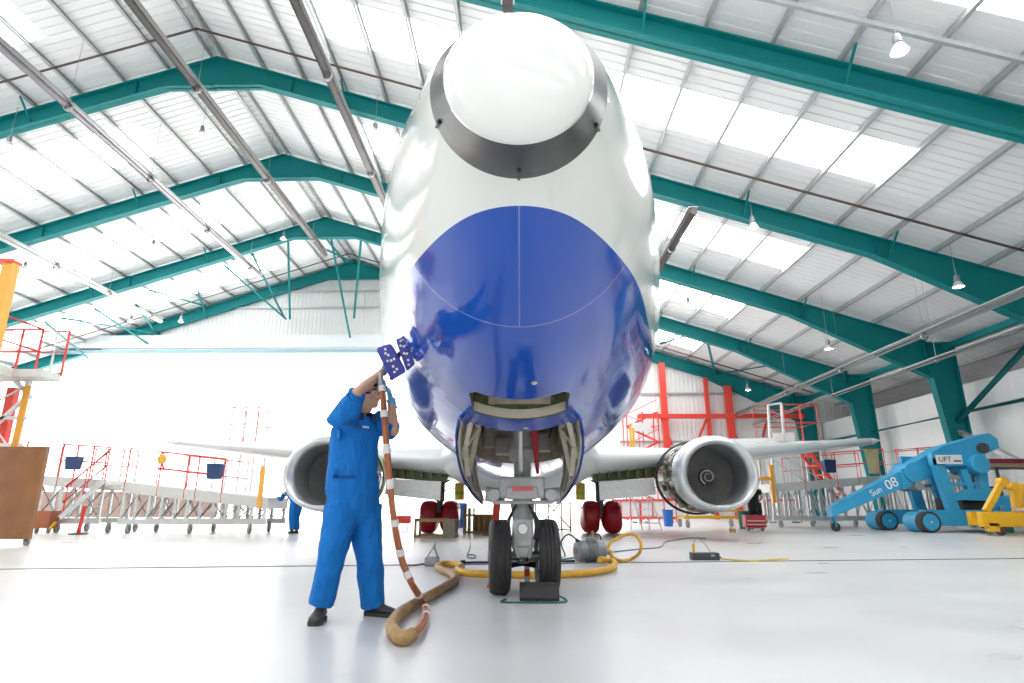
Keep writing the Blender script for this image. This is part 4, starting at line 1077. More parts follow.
br = spline([gnd(412, 635, .047), gnd(402, 638, .047), gnd(393, 630, .047), gnd(393, 622, .047), gnd(403, 611, .047), gnd(425, 598, .047), gnd(446, 586, .047), gnd(455.5, 579, .047), gnd(450, 573, .047), gnd(441, 569.5, .047), gnd(437.5, 566.5, .047)], 8)
B().tube(br, .043, 14).build('brown_sleeve', BRSL, hose)
ye = spline([gnd(437.5, 566.5, .047), gnd(441, 564.5, .047), gnd(452, 564, .047), gnd(461.5, 566, .047), gnd(458, 569.5, .047), gnd(466, 573, .047), gnd(500, 574.5, .047), gnd(550, 575, .047), gnd(592, 572, .047), gnd(613, 567, .047), gnd(612, 561, .047), gnd(600, 559.5, .09)], 8)
B().tube(ye, .043, 14).build('yellow_sleeve', YHOSE, hose)
gn = B(); d_ = (sp1[0] - sp1[2]).normalized(); gn.lathe([(.036, -.02), (.036, .02), (.022, .035), (.022, .09), (.012, .10)], sp1[0], d_, 14, caps=True); gn.build('hose_fitting', STEEL, hose)

# ---- second fitter behind the left engine, bending
def Q(px, py, Y): return at(px, py, Y)
Y2 = 19.3; k = 1
JB = dict(base=gnd(292, 533))
b0 = gnd(292, 533.5); Y2 = b0.y
f2 = Vector((-.75, .66, 0)).normalized(); l2 = f2.cross(Vector((0, 0, 1)))
hipc = Vector((b0.x + .05, Y2, .92)); chs = hipc + f2 * .42 + Vector((0, 0, .30)); 
JB['spine'] = [(hipc - Vector((0, 0, .12)), .13, .11), (hipc, .19, .16), (hipc + f2 * .14 + Vector((0, 0, .14)), .185, .17), (hipc + f2 * .28 + Vector((0, 0, .24)), .20, .18), (chs + Vector((0, 0, .06)), .19, .16), (chs + f2 * .06 + Vector((0, 0, .12)), .09, .09)]
JB['neck'] = chs + f2 * .10 + Vector((0, 0, .13)); JB['head'] = chs + f2 * .24 + Vector((0, 0, .20))
for sd, sg in (('R', 1), ('L', -1)):
    s_ = chs + l2 * sg * .2; JB['sh' + sd] = s_; JB['el' + sd] = s_ + f2 * .20 - Vector((0, 0, .18)); JB['wr' + sd] = s_ + f2 * .42 - Vector((0, 0, .12)); JB['hand' + sd] = (f2 + Vector((0, 0, -.2)), Vector((0, 0, -1)), sg, .8)
    hp = hipc + l2 * sg * .10 - Vector((0, 0, .04)); JB['hip' + sd] = hp; JB['kn' + sd] = hp + f2 * (.10 if sg > 0 else .02) + Vector((0, 0, -.40)); JB['an' + sd] = Vector((hp.x + f2.x * (.0 if sg > 0 else -.08), hp.y + f2.y * (0 if sg > 0 else -.08), .11))
    a = JB['an' + sd]; JB['heel' + sd] = Vector((a.x, a.y, 0)) - f2 * .06; JB['toe' + sd] = Vector((a.x, a.y, 0)) + f2 * .20
w2, c2, bv2, HP2, lt2, ff2, bb2 = person('person', 'person in blue coveralls bending over beside the left engine', JB, f2, f2 + Vector((0, 0, -.3)), CLOTH, HAIRM, .012, None, 'long', False)
q = patch(bv2, chs + Vector((0, 0, .1)), l2, f2 * -1 + Vector((0, 0, .3)), .3, .12, .008, .004, 8)
part_label(q.build('shoulder_band', mat('lime_band', (.45, .60, .05), .6), w2), 'lime yellow band over the shoulders')
# ---- third person, black clothes, standing right of the right engine
b0 = gnd(757, 529.5); Y3 = b0.y; f3 = Vector((.25, .97, 0)).normalized(); l3 = f3.cross(Vector((0, 0, 1)))
JC = dict(base=b0); hc = Vector((b0.x, Y3, .95))
JC['spine'] = [(hc - Vector((0, 0, .12)), .13, .11), (hc, .175, .13), (hc + Vector((0, 0, .15)), .165, .12), (hc + Vector((0, 0, .32)), .19, .13), (hc + Vector((0, 0, .46)), .19, .12), (hc + Vector((0, 0, .54)), .12, .09), (hc + Vector((0, 0, .58)), .07, .07)]
JC['neck'] = hc + Vector((0, 0, .59)); JC['head'] = hc + Vector((0, 0, .72)) + f3 * .02
for sd, sg in (('R', 1), ('L', -1)):
    s_ = hc + l3 * sg * .20 + Vector((0, 0, .47)); JC['sh' + sd] = s_; JC['el' + sd] = s_ + l3 * sg * .09 - Vector((0, 0, .28)) + f3 * .02; JC['wr' + sd] = JC['el' + sd] + f3 * .17 - Vector((0, 0, .14)) - l3 * sg * .1; JC['hand' + sd] = (f3 - l3 * sg * .4, -l3 * sg, sg, .9)
    hp = hc + l3 * sg * .10 - Vector((0, 0, .05)); JC['hip' + sd] = hp; JC['kn' + sd] = hp + l3 * sg * .03 - Vector((0, 0, .42)); JC['an' + sd] = Vector((hp.x + l3.x * sg * .06, hp.y + l3.y * sg * .06, .11)); a = JC['an' + sd]
    JC['heel' + sd] = Vector((a.x, a.y, 0)) - f3 * .06; JC['toe' + sd] = Vector((a.x, a.y, 0)) + f3 * .2 + l3 * sg * .05
JC['legr'] = [.14, .125, .105, .10, .095]
person('person', 'person in black shirt and trousers standing with bare arms beside the right engine', JC, f3, f3, BLKCLOTH, HAIRM, .012, None, 'tee', False)
# ================================================================== GROUND EQUIPMENT
def sub(root, nm, m, fn, parent=None, label=None):
    b = B(); fn(b); o = b.build(nm, m, parent or root)
    if label: o['label'] = label
    return o
def castor(root, x, y, r=.13, m=None):
    c = B(); c.lathe([(r * .35, -.035), (r * .9, -.035), (r, -.025), (r, .025), (r * .9, .035), (r * .35, .035), (r * .35, -.035)], (x, y, r), (1, .15, 0), 18); w = c.build('castor', m or mat('grey_castor_tyre', (.30, .29, .29), .5), root)
    f = B(); f.bar((x - .05, y, r), (x - .05, y, r * 2.1), .012, .06); f.bar((x + .05, y, r), (x + .05, y, r * 2.1), .012, .06); f.box((x, y, r * 2.15), (.14, .12, .02)); f.cyl((x - .06, y, r), (x + .06, y, r), .016, 8); f.build('fork', STEEL, w)
    return w
DECKM = mat('pale_dock_deck', (.62, .62, .59), .45, var=.08)
def guard(root, pts, h=1.05, m=RED, r=.022, mid=(.5,), ends=True, toe=0.0):
    """posts and rails along a line of deck points; every post and rail a part"""
    for p in pts: sub(root, 'guard_post', m, lambda b: b.tube([p - Vector((0, 0, toe)), p + Vector((0, 0, h))], r, 8))
    for f_ in (1.0,) + tuple(mid): sub(root, 'guard_rail', m, lambda b: b.tube([p + Vector((0, 0, h * f_)) for p in pts], r * .9, 8))
def dock(name, label, x0, x1, y0, y1, z0, z1, posts, truss_n, wheels, group, railm=RED, cat='platform', zt=.32):
    """wheeled wing dock: sloping deck over a lattice of silver tubes"""
    t = thing(name, label, cat, ((x0 + x1) / 2, (y0 + y1) / 2, 0), group)
    zz = lambda x: z0 + (z1 - z0) * (x - x0) / (x1 - x0)
    sub(t, 'deck', DECKM, lambda b: b.loft([[Vector((x, y0, zz(x))), Vector((x, y1, zz(x))), Vector((x, y1, zz(x) - zt)), Vector((x, y0, zz(x) - zt))] for x in (x0, x1)]))
    for y in (y0 + .06, y1 - .06):
        sub(t, 'chassis_beam', SILVER, lambda b: b.bar((x0, y, .36), (x1, y, .36), .10, .16))
        for k in range(truss_n + 1):
            x = x0 + .08 + (x1 - x0 - .16) * k / truss_n
            sub(t, 'upright', SILVER, lambda b: b.bar((x, y, .4), (x, y, zz(x) - zt + .02), .085, .07))
            if k < truss_n:
                x2 = x0 + .08 + (x1 - x0 - .16) * (k + 1) / truss_n
                for a, c in (((x, y, .46), (x2, y, zz(x2) - zt)), ((x, y, zz(x) - zt), (x2, y, .46)))[:2 if k % 2 else 1]: sub(t, 'diagonal', SILVER, lambda b: b.tube([a, c], .03, 8))
    for x in wheels:
        for y in (y0 + .1, y1 - .1): castor(t, x, y, .15)
    guard(t, [Vector((x, y0 + .02, zz(x) - .3)) for x in posts], 1.35, railm, .026, (.62,))
    guard(t, [Vector((x, y1 - .02, zz(x) - .05)) for x in posts], 1.1, railm, .022)
    return t
def px_x(px, py, Y): return at(px, py, Y).x
# left wing dock
YL = 19.2
xs_ = [px_x(p, 470, YL) for p in (127, 160, 187, 198, 224, 263)]
dkl = dock('wing_dock', 'long silver lattice dock with sloping deck and red rails by the left engine', xs_[0] - .05, px_x(268, 498, YL), YL, YL + 1.7, at(127, 482, YL).z, at(268, 498, YL).z, xs_[:5], 11, [px_x(126, 530, YL), px_x(188, 530, YL), px_x(248, 530, YL)], 'wheeled wing docks')
sub(dkl, 'end_post', ORANGE, lambda b: b.bar((xs_[5], YL, at(263, 508, YL).z), (xs_[5], YL, at(263, 466, YL).z), .12, .10), label='orange upright at the low end')
# far-left stair dock
YS = 19.9
xa, xb = px_x(20, 476, YS), px_x(106, 480, YS)
dks = dock('wing_dock', 'silver dock at far left with slanting red stair rails beside the brown panel', xa, xb, YS, YS + 1.6, at(20, 474, YS).z, at(106, 480, YS).z, [px_x(q, 470, YS) for q in (22, 59, 74, 90, 106)], 4, [px_x(54, 530, YS), px_x(106, 530, YS)], 'wheeled wing docks')
for yy in (YS - .75, YS - .1):
    a, c = at(104, 481, yy), at(60, 518, yy); st_z = Vector((0, 0, .95))
    sub(dks, 'stair_stringer', SILVER, lambda b: b.bar(a, c, .05, .16))
    sub(dks, 'stair_rail', RED, lambda b: b.tube([a + st_z, c + st_z], .028, 8)); sub(dks, 'stair_rail', RED, lambda b: b.tube([a + st_z * .5, c + st_z * .5], .025, 8))
    for u in (.05, .5, .95): p = a.lerp(c, u); sub(dks, 'stair_post', RED, lambda b: b.tube([p, p + st_z], .022, 8))
for k in range(7):
    u = (k + .5) / 7; a = at(104, 481, YS - .75).lerp(at(60, 518, YS - .75), u); c = at(104, 481, YS - .1).lerp(at(60, 518, YS - .1), u)
    sub(dks, 'stair_tread', DECKM, lambda b: b.bar(a, c, .22, .03))
sub(dks, 'step_platform', DECKM, lambda b: b.box(((px_x(106, 487, YS) + px_x(122, 487, YS)) / 2, YS + .3, at(114, 487, YS).z), (.5, .6, .12)))
# leaning red stanchion
g0 = gnd(78, 534.5); t = thing('barrier_post', 'leaning red barrier post on a dark round base before the red stairs', 'post', g0)
sub(t, 'base', BLACK, lambda b: b.lathe([(.25, 0), (.25, .03), (.06, .05), (.01, .05)], g0, (0, 0, 1), 20, caps=True)); sub(t, 'post', RED, lambda b: b.tube([g0 + Vector((0, 0, .04)), at(85, 506, g0.y)], .06, 10))
# right wing docks
YR = 25.0
xr = [px_x(p, 475, YR) for p in (771, 804, 837, 858, 887)]
dkr = dock('wing_dock', 'silver lattice dock with red rails beneath the right wing tip', xr[0] - .1, xr[4] + .1, YR, YR + 1.9, at(771, 484, YR).z, at(887, 475, YR).z, xr[1:], 10, [px_x(782, 525, YR), px_x(834, 525, YR), px_x(880, 525, YR)], 'wheeled wing docks')
sub(dkr, 'end_post', ORANGE, lambda b: b.bar((xr[0], YR - .05, at(771, 503, YR).z), (xr[0], YR - .05, at(770, 465, YR).z), .15, .12), label='orange upright at the left end')
a = at(752, 478, YR); sub(dkr, 'stop_bar', ORANGE, lambda b: b.bar(at(744, 479.5, YR - .05), at(770, 478.5, YR - .05), .1, .16), label='orange bar across the left end')
YR2 = 25.9
x2 = [px_x(p, 470, YR2) for p in (894, 899, 921, 943, 965)]
dock('wing_dock', 'silver dock with red rails half hidden behind the blue crane', x2[0] + .2, x2[4] + .6, YR2, YR2 + 1.4, at(894, 475, YR2).z, at(965, 470, YR2).z, x2[1:], 9, [x2[0] + .4, x2[4]], 'wheeled wing docks')
# tall access stands
def stand(label, x0, x1, Y, zd, dep, hr, m_post, group, rail=RED, panels=True, legm=SILVER):
    t = thing('access_stand', label, 'platform', ((x0 + x1) / 2, Y + dep / 2, 0), group)
    sub(t, 'deck', DECKM, lambda b: b.box(((x0 + x1) / 2, Y + dep / 2, zd - .1), (x1 - x0, dep, .2)))
    xs = [x0 + (x1 - x0) * k / m_post for k in range(m_post + 1)]
    guard(t, [Vector((x, Y, zd)) for x in xs], hr, rail, .03, (.5,)); guard(t, [Vector((x, Y + dep, zd)) for x in xs], hr, rail, .03, (.5,))
    for x in (x0, x1):
        for f_ in (.5, 1.0): sub(t, 'guard_rail', rail, lambda b: b.tube([(x, Y, zd + hr * f_), (x, Y + dep, zd + hr * f_)], .028, 8))
        for y in (Y + .1, Y + dep - .1):
            sub(t, 'upright', legm, lambda b: b.bar((x, y, .1), (x, y, zd - .1), .10, .10)); castor(t, x, y, .10)
        sub(t, 'diagonal', legm, lambda b: b.tube([(x, Y + .1, .5), (x, Y + dep - .1, zd - .3)], .03, 8))
    for y in (Y + .1, Y + dep - .1):
        sub(t, 'diagonal', legm, lambda b: b.tube([(x0, y, zd - .3), (x1, y, zd * .5)], .03, 8)); sub(t, 'diagonal', legm, lambda b: b.tube([(x1, y, zd * .5), (x0, y, .5)], .03, 8))
    return t
Yh = 29.0
s1 = stand('tall red-railed access stand rising behind the right wing', px_x(771, 441, Yh), px_x(820, 436, Yh), Yh, at(780, 441, Yh).z, 1.8, 1.75, 3, 'tall access stands')
p0 = px_x(770, 430, Yh)
sub(s1, 'gate_panel', mat('white_panel_paint', (.78, .79, .78), .45), lambda b: b.box((px_x(783, 435, Yh), Yh - .03, at(783, 437, Yh).z), (1.1, .04, .42)))
sub(s1, 'gate_frame', MATS['white_panel_paint'], lambda b: [b.bar(at(770, 441, Yh - .05), at(768, 405, Yh - .05), .09), b.bar(at(784, 441, Yh - .05), at(781, 403, Yh - .05), .09), b.bar(at(768, 405, Yh - .05), at(781, 403, Yh - .05), .09)])
for k in range(6): sub(s1, 'stair_tread', RED, lambda b: b.box((px_x(795, 440, Yh) + .28 * k, Yh - .5, at(795, 441, Yh).z - .35 - .42 * k), (.3, .8, .05)))
for y in (Yh - .9, Yh - .1): sub(s1, 'stair_stringer', RED, lambda b: b.bar((px_x(791, 440, Yh), y, at(795, 441, Yh).z - .1), (px_x(795, 440, Yh) + 1.75, y, at(795, 441, Yh).z - 2.9), .06, .14))
Yh = 31.0
stand('faint tall access stand far behind the left wing, against the daylight', px_x(229, 443, Yh), px_x(255, 443, Yh), Yh, at(240, 441, Yh).z, 1.6, 1.75, 2, 'tall access stands')
Yh = 14.4
x1 = at(34, 374, Yh).x; zd = at(34, 374, Yh).z; WF = mat('white_frame_paint', (.76, .77, .77), .45)
s3 = stand('high platform with red railings cut by the left edge of the photograph', x1 - 1.5, x1, 9.6, zd, Yh - 9.6, 1.15, 3, 'tall access stands', legm=WF)
for f_ in (.0, .5, 1.0): sub(s3, 'gate_rail', RED, lambda b: b.tube([(x1, Yh, zd + 1.08 * f_ + .02), (at(60, 380, Yh).x, Yh, zd + 1.08 * f_ + .02)], .026, 8))
for px in (48, 60): sub(s3, 'gate_post', RED if px == 60 else WF, lambda b: b.tube([(at(px, 380, Yh).x, Yh, zd - .05), (at(px, 380, Yh).x, Yh, zd + 1.1)], .03, 8))
sub(s3, 'gate_deck', DECKM, lambda b: b.box(((x1 + at(60, 380, Yh).x) / 2, Yh - .3, zd - .1), (at(60, 380, Yh).x - x1, .6, .18)))
sub(s3, 'orange_strip', ORANGE, lambda b: b.bar((x1 + .10, Yh - .22, zd - .35), (x1 + .10, Yh - .22, 1.6), .15, .05, up=(0, 1, 0)), label='orange strip down the white front leg')
sub(s3, 'red_leg', RED, lambda b: b.bar(at(14, 388, Yh + .1), at(-6, 480, Yh + .1), .2, .16))
for p, q in (((2, 366), (31, 398)), ((-10, 430), (30, 394)), ((-20, 445), (24, 445)), ((-20, 418), (28, 418))): sub(s3, 'knee_brace', WF, lambda b: b.bar(at(*p, Yh - .2), at(*q, Yh - .2), .08, .08))
Yh = 12.4
t = thing('orange_mast', 'orange post with a red cap rising at the left edge above the red railings', 'post', (px_x(2, 330, Yh), Yh, 0), None)
xm = px_x(3, 300, Yh)
sub(t, 'post', ORANGE, lambda b: b.bar((xm, Yh, 0), (xm, Yh, at(3, 264, Yh).z), .24, .2)); sub(t, 'cap', RED, lambda b: b.box((xm - .08, Yh, at(3, 264, Yh).z + .03), (.42, .28, .07)))
# brown plywood trolley panel and box
g0 = gnd(12, 546); yb = g0.y
def board(b):
    b.prism([(px_x(-60, 500, yb), yb, .14), (px_x(27.5, 542, yb), yb, .14), (px_x(27.5, 542, yb), yb, at(44, 446.5, yb).z), (px_x(-60, 500, yb), yb, at(44, 446.5, yb).z)], (0, .10, 0))
t = thing('plywood_panel', 'tall brown plywood panel on castors at the left edge', 'panel', (px_x(5, 540, yb), yb, 0))
sub(t, 'board', WOOD, board)
sub(t, 'batten', WOOD, lambda b: b.box((px_x(-14, 540, yb), yb + .125, 1.0), (1.3, .05, .12)))
for px in (22, -25): castor(t, px_x(px, 543, yb), yb + .12, .065)
g0 = gnd(44, 533.5); y = g0.y
t = thing('wooden_box', 'low reddish-brown box on castors just right of the plywood panel', 'box', g0)
sub(t, 'box', mat('red_brown_paint', (.36, .11, .04), .5, var=.15), lambda b: b.loft([[Vector((px_x(30, 520, y), y, .16)), Vector((px_x(49, 520, y), y, .16)), Vector((px_x(49, 520, y), y + .45, .16)), Vector((px_x(30, 520, y), y + .45, .16))], [Vector((px_x(28, 511, y), y - .02, at(40, 511, y).z)), Vector((px_x(52, 511, y), y - .02, at(40, 511, y).z)), Vector((px_x(52, 511, y), y + .47, at(40, 511, y).z)), Vector((px_x(28, 511, y), y + .47, at(40, 511, y).z))]]))
for px in (33, 45): castor(t, px_x(px, 530, y), y + .15, .075)
sub(t, 'tow_bar', YELLOW, lambda b: b.bar(at(50, 529, y), at(56, 522, y), .1, .05))
# canvas bins hung on rails
def canvas_bin(p, w, h, label):
    b = B(); b.loft([[p + Vector((sx * w * k, sy * .16 * k, z)) for sx, sy in ((-.5, -1), (.5, -1), (.5, 1), (-.5, 1))] for k, z in ((.82, -h), (1, 0), (.95, 0), (.78, -h + .02))], caps=True)
    t = thing('canvas_bin', label, 'bin', p - Vector((0, 0, h)), 'navy bins hung on dock rails'); o = b.build('body', NAVY, t)
    sub(t, 'rim', mat('pale_bin_rim', (.35, .42, .55), .5), lambda q: q.tube([p + Vector((sx * w, sy * .16, 0)) for sx, sy in ((-.5, -1), (.5, -1), (.5, 1), (-.5, 1))], .018, 6, closed=True))
    for sx in (-.3, .3): sub(t, 'hook', STEEL, lambda q: q.tube([p + Vector((sx * w, .16, -.02)), p + Vector((sx * w, .18, .10)), p + Vector((sx * w, .24, .06))], .01, 6))
canvas_bin(at(216, 464, YL - .2), .42, .46, 'navy bin hung on the left dock rail near the left engine')
canvas_bin(at(75, 457, YS - .2), .40, .40, 'navy bin hung on the far-left dock rail above the red stairs')
canvas_bin(at(828, 460, YR - .2), .47, .50, 'navy bin hung on the rail under the right wing tip')
# amber lamp on the left dock rail
p = at(162, 459, YL - .05); t = thing('warning_lamp', 'round amber warning lamp on a post of the left dock rail', 'lamp', p)
sub(t, 'lens', mat('amber_lens', (.75, .42, .03), .3), lambda b: b.lathe([(.0, -.06), (.12, -.05), (.15, 0), (.12, .05), (0, .06)], p, (0, -1, 0), 20)); sub(t, 'bracket', RED, lambda b: b.bar(p + Vector((.02, 0, -.12)), p + Vector((.08, .05, -.32)), .05))
# cloth hanging under the right wing tip
p = at(871, 452, 24.3); t = thing('wing_tip_cover', 'cream cloth cover hanging from the right wing tip', 'cover', at(872, 476, 24.3))
def cloth_(b):
    rg = []
    for k in range(8):
        u = k / 7; rg.append([p + Vector(((.16 + .12 * (1 - u)) * math.cos(2 * PI * i / 16) * (1 + .15 * math.cos(5 * 2 * PI * i / 16 + u * 3)), .12 * math.sin(2 * PI * i / 16), -.95 * u + .12)) for i in range(16)])
    b.loft(rg)
sub(t, 'cloth', mat('cream_cloth', (.60, .52, .28), .8, var=.15, bump=.4, bscale=9), cloth_); sub(t, 'tie', PINE, lambda b: b.tube([p + Vector((-.2, 0, .15)), p + Vector((.22, 0, .15))], .02, 6))
# ---- main wheel covers
def cover(x, y, label):
    b = B(); rg = []
    rn = random.Random(int(x * 100)); ph = rn.uniform(0, 6)
    for i in range(15):
        a = -PI / 2 + PI * i / 14; rr = max(.02, math.cos(a)) ** .55; z = .50 + .50 * math.sin(a) * (1.0)
        rg.append([Vector((x + rr * .32 * (1 + .10 * math.sin(3 * t_ + ph + z * 5)) * math.copysign(abs(math.cos(t_)) ** .6, math.cos(t_)), y + rr * .46 * (1 + .05 * math.sin(4 * t_ + ph)) * math.copysign(abs(math.sin(t_)) ** .8, math.sin(t_)), max(.0, z))) for t_ in [2 * PI * k / 28 for k in range(28)]])
    b.loft(rg); t = thing('wheel_cover', label, 'cover', (x, y, 0), 'red covers over the main wheels')
    b.build('bag', REDB, t, angle=70); sub(t, 'drawstring', mat('dark_red_cord', (.22, .005, .01), .6), lambda q: q.tube([(x + .30 * math.cos(2 * PI * k / 20), y + .46 * math.sin(2 * PI * k / 20), .78 + .02 * math.sin(k)) for k in range(20)], .012, 6, closed=True))
cover(-2.91, 20, 'red vinyl wheel cover at far left behind the open wooden crate')
cover(-2.23, 20, 'red vinyl wheel cover left of centre, right one of the left pair')
cover(2.25, 20, 'red vinyl wheel cover nearest the nose wheels in the right pair')
cover(2.93, 20, 'red vinyl wheel cover beside the step ladder, right one of the right pair')
for sg in (-1, 1):
    p = at(520 + sg * 60.5, 483, 18.6); q = at(520 + sg * 60.5, 500, 18.6)
    lk_ = sub(air, 'yellow_lock_tube', mat('bright_yellow_tube', (.95, .70, .08), .4), lambda b: b.cyl(q, p, .14, 14)); sub(air, 'lock_band', mat('lime_tape', (.6, .7, .05), .4), lambda b: b.cyl(q.lerp(p, .3), q.lerp(p, .5), .145, 14), lk_)
    sub(air, 'lock_stem', STEEL, lambda b: b.tube([p, p + Vector((0, 0, .7))], .04, 8), lk_)
# ---- wooden crates behind the hose
def crate_open(px0, px1, pyb, pyt, label):
    g = gnd((px0 + px1) / 2, pyb); Y = g.y; x0, x1, zt = px_x(px0, pyb, Y), px_x(px1, pyb, Y), at(px0, pyt, Y).z
    t = thing('wooden_crate', label, 'crate', ((x0 + x1) / 2, Y + .4, 0), 'wooden stands left of the nose wheels'); w = .055
    xm = x0 + (x1 - x0) * .72
    for x in (x0, xm): 
        for y in (Y, Y + .8): sub(t, 'post', PINE, lambda b: b.bar((x, y, 0), (x, y, zt), w))
    for z in (.03, zt - .03):
        for y in (Y, Y + .8): sub(t, 'rail', PINE, lambda b: b.bar((x0, y, z), (xm, y, z), w))
        sub(t, 'rail', PINE, lambda b: b.bar((x0, Y, z), (x0, Y + .8, z), w))
    sub(t, 'top_board', mat('grey_weathered_ply', (.27, .24, .20), .6, var=.2), lambda b: b.box(((x0 + xm) / 2, Y + .4, zt + .012), (xm - x0 + w, .86, .024)))
    sub(t, 'side_panel', MATS['grey_weathered_ply'], lambda b: b.box(((xm + x1) / 2, Y + .35, zt / 2), (x1 - xm, .8, zt)))
crate_open(415, 455, 538, 519.5, 'open-fronted wooden crate with pine frame standing before the left red wheel covers')
g = gnd(476, 534); Y = g.y; x0, x1, zt = px_x(464.5, 534, Y), px_x(492, 534, Y), at(464, 508, Y).z
t = thing('wooden_crate', 'upright slatted pine crate just left of the nose wheels', 'crate', ((x0 + x1) / 2, Y + .3, 0), 'wooden stands left of the nose wheels')
for k, x in enumerate((x0, x0 + .14, x0 + .28, x0 + .44, x0 + .60, x1)): sub(t, 'slat', PINE, lambda b: b.bar((x, Y, 0), (x, Y, zt - (.25 if k > 2 else 0)), .10 if k < 2 else .06, .03, up=(0, 1, 0)))
for z in (.05, zt * .72): sub(t, 'rail', PINE, lambda b: b.bar((x0, Y + .03, z), (x1, Y + .03, z), .03, .07))
sub(t, 'back_panel', WOOD, lambda b: b.box(((x0 + x1) / 2 + .12, Y + .5, zt * .36), (x1 - x0 - .2, .03, zt * .7)))
# wooden trestle seen between and right of the nose wheels
g = gnd(556, 531.5); Y = g.y
t = thing('trestle', 'rickety brown folding trestle under the nose, right of the nose wheels', 'trestle', g)
for px in (536, 549, 562, 571): sub(t, 'leg', PINE, lambda b: b.bar((px_x(px, 531, Y), Y + .1 * (px % 3), 0), (px_x(px, 531, Y), Y + .1 * (px % 3), at(px, 503, Y).z), .045))
for a_, c_ in (((536, 503), (571, 503)), ((536, 528), (571, 530)), ((536, 530), (560, 504)), ((548, 504), (571, 529))): sub(t, 'rail', PINE, lambda b: b.bar(at(*a_, Y - .03), at(*c_, Y - .03), .04))
# blue drum and red box in the far left background
g = gnd(456, 529); t = thing('drum', 'small blue drum standing behind the left wheel covers', 'drum', g)
sub(t, 'body', mat('blue_drum_paint', (.03, .13, .38), .4), lambda b: b.lathe([(.28, 0), (.28, .02), (.27, .03), (.27, .3), (.285, .31), (.27, .33), (.27, .62), (.285, .63), (.27, .65), (.27, .9), (.28, .92), (.25, .93), (.0, .92)], g + Vector((0, 1.6, 0)), (0, 0, 1), 24, caps=True)); sub(t, 'lid', mat('pale_drum_lid', (.5, .55, .6), .4), lambda b: b.lathe([(.25, .92), (.25, .96), (0, .97)], g + Vector((0, 1.6, 0)), (0, 0, 1), 24, caps=True))
g = gnd(400, 529.5); t = thing('tool_case', 'small red case on a stand seen between the hose and the wooden crate', 'case', g)
sub(t, 'case', RED, lambda b: b.rbox(g + Vector((.05, .2, .36)), (.62, .4, .26), .05)); sub(t, 'handle', BLACK, lambda b: b.tube([g + Vector((-.08, .2, .49)), g + Vector((-.05, .2, .55)), g + Vector((.14, .2, .55)), g + Vector((.18, .2, .49))], .015, 6)); sub(t, 'stand', STEEL, lambda b: [b.bar(g + Vector((x, .2, 0)), g + Vector((x, .2, .24)), .03) for x in (-.15, .25)] + [b.bar(g + Vector((-.2, .2, .22)), g + Vector((.3, .2, .22)), .35, .03)])
# ---- chock, streamer, pump, small floor things
c0 = gnd(539, 602.5); x0, x1 = px_x(519.5, 602, c0.y), px_x(559.5, 602, c0.y)
t = thing('wheel_chock', 'black rubber chock against the front of the right nose tyre', 'chock', (c0.x, c0.y + .1, 0))
zc = at(540, 582.5, c0.y + .1).z
sub(t, 'block', RUBBER, lambda b: b.loft([[Vector((x, c0.y, .012)), Vector((x, c0.y + .30, .012)), Vector((x, c0.y + .20, zc - .02)), Vector((x, c0.y + .15, zc)), Vector((x, c0.y + .08, zc)), Vector((x, c0.y + .01, zc - .03)), Vector((x, c0.y - .012, .04))] for x in (x0, x0 + .012, x1 - .012, x1)]))
sub(t, 'rope', mat('green_cord', (.02, .16, .12), .6), lambda b: b.tube(spline([(x1 - .01, c0.y + .2, .03), (x1 + .06, c0.y + .12, .01), (x1 + .02, c0.y - .05, .01), (x0, c0.y - .07, .01), (x0 - .16, c0.y - .05, .01), (x0 - .12, c0.y + .10, .01)], 6), .008, 6))
t = thing('warning_streamer', 'red cloth streamer hanging beside the left nose tyre', 'streamer', (-.33, 6.42, 0))
def stream(b, pts, w):
    rg = [[Vector(p) + Vector((sx * w / 2, sy * .003, 0)) for sx, sy in ((-1, -1), (1, -1), (1, 1), (-1, 1))] for p in spline(pts, 6)]; b.loft(rg)
sub(t, 'ribbon', RED, lambda b: stream(b, [at(498, 496, 6.35), at(496, 515, 6.38), at(495, 540, 6.42), at(493, 575, 6.42), gnd(490.5, 588, .02)], .075)); sub(t, 'ring', STEEL, lambda b: b.tube([at(496, 495, 6.35) + Vector((.02 * math.cos(a * .52), 0, .02 * math.sin(a * .52))) for a in range(12)], .004, 6, closed=True))
t = thing('warning_streamer', 'red and white streamer hanging between the two nose tyres', 'streamer', at(527, 585, 6.55))
for k in range(4): sub(t, 'ribbon', (RED, TAPE)[k % 2], lambda b: stream(b, [at(527, 555 + 7 * k, 6.5 - .002 * k), at(527, 562 + 7 * k, 6.5 - .002 * k)], .055))
g = gnd(590, 562); Y = g.y; pc = at(589, 551, Y)
t = thing('electric_pump', 'grey electric pump on thin legs, right of the nose wheels', 'pump', g)
dx_ = Vector((.94, .34, 0)); a = pc - dx_ * .20; PG = mat('grey_pump_casting', (.27, .29, .29), .42, metal=.3, var=.15, scale=14)
def pbody(b):
    pr = [(.0, -.02), (.09, -.02), (.145, .0), (.155, .03), (.155, .10)]
    for k in range(6): pr += [(.155, .12 + .03 * k), (.142, .124 + .03 * k), (.142, .138 + .03 * k), (.155, .142 + .03 * k)]
    pr += [(.155, .34), (.13, .36), (.13, .44), (.10, .46), (0, .46)]
    b.lathe(pr, a, dx_, 28)
mo = sub(t, 'motor', PG, pbody); sub(t, 'end_cap', mat('rust_red_boss', (.32, .16, .10), .5), lambda b: b.lathe([(.0, -.035), (.045, -.035), (.05, -.015), (.05, 0)], a, dx_, 16), mo)
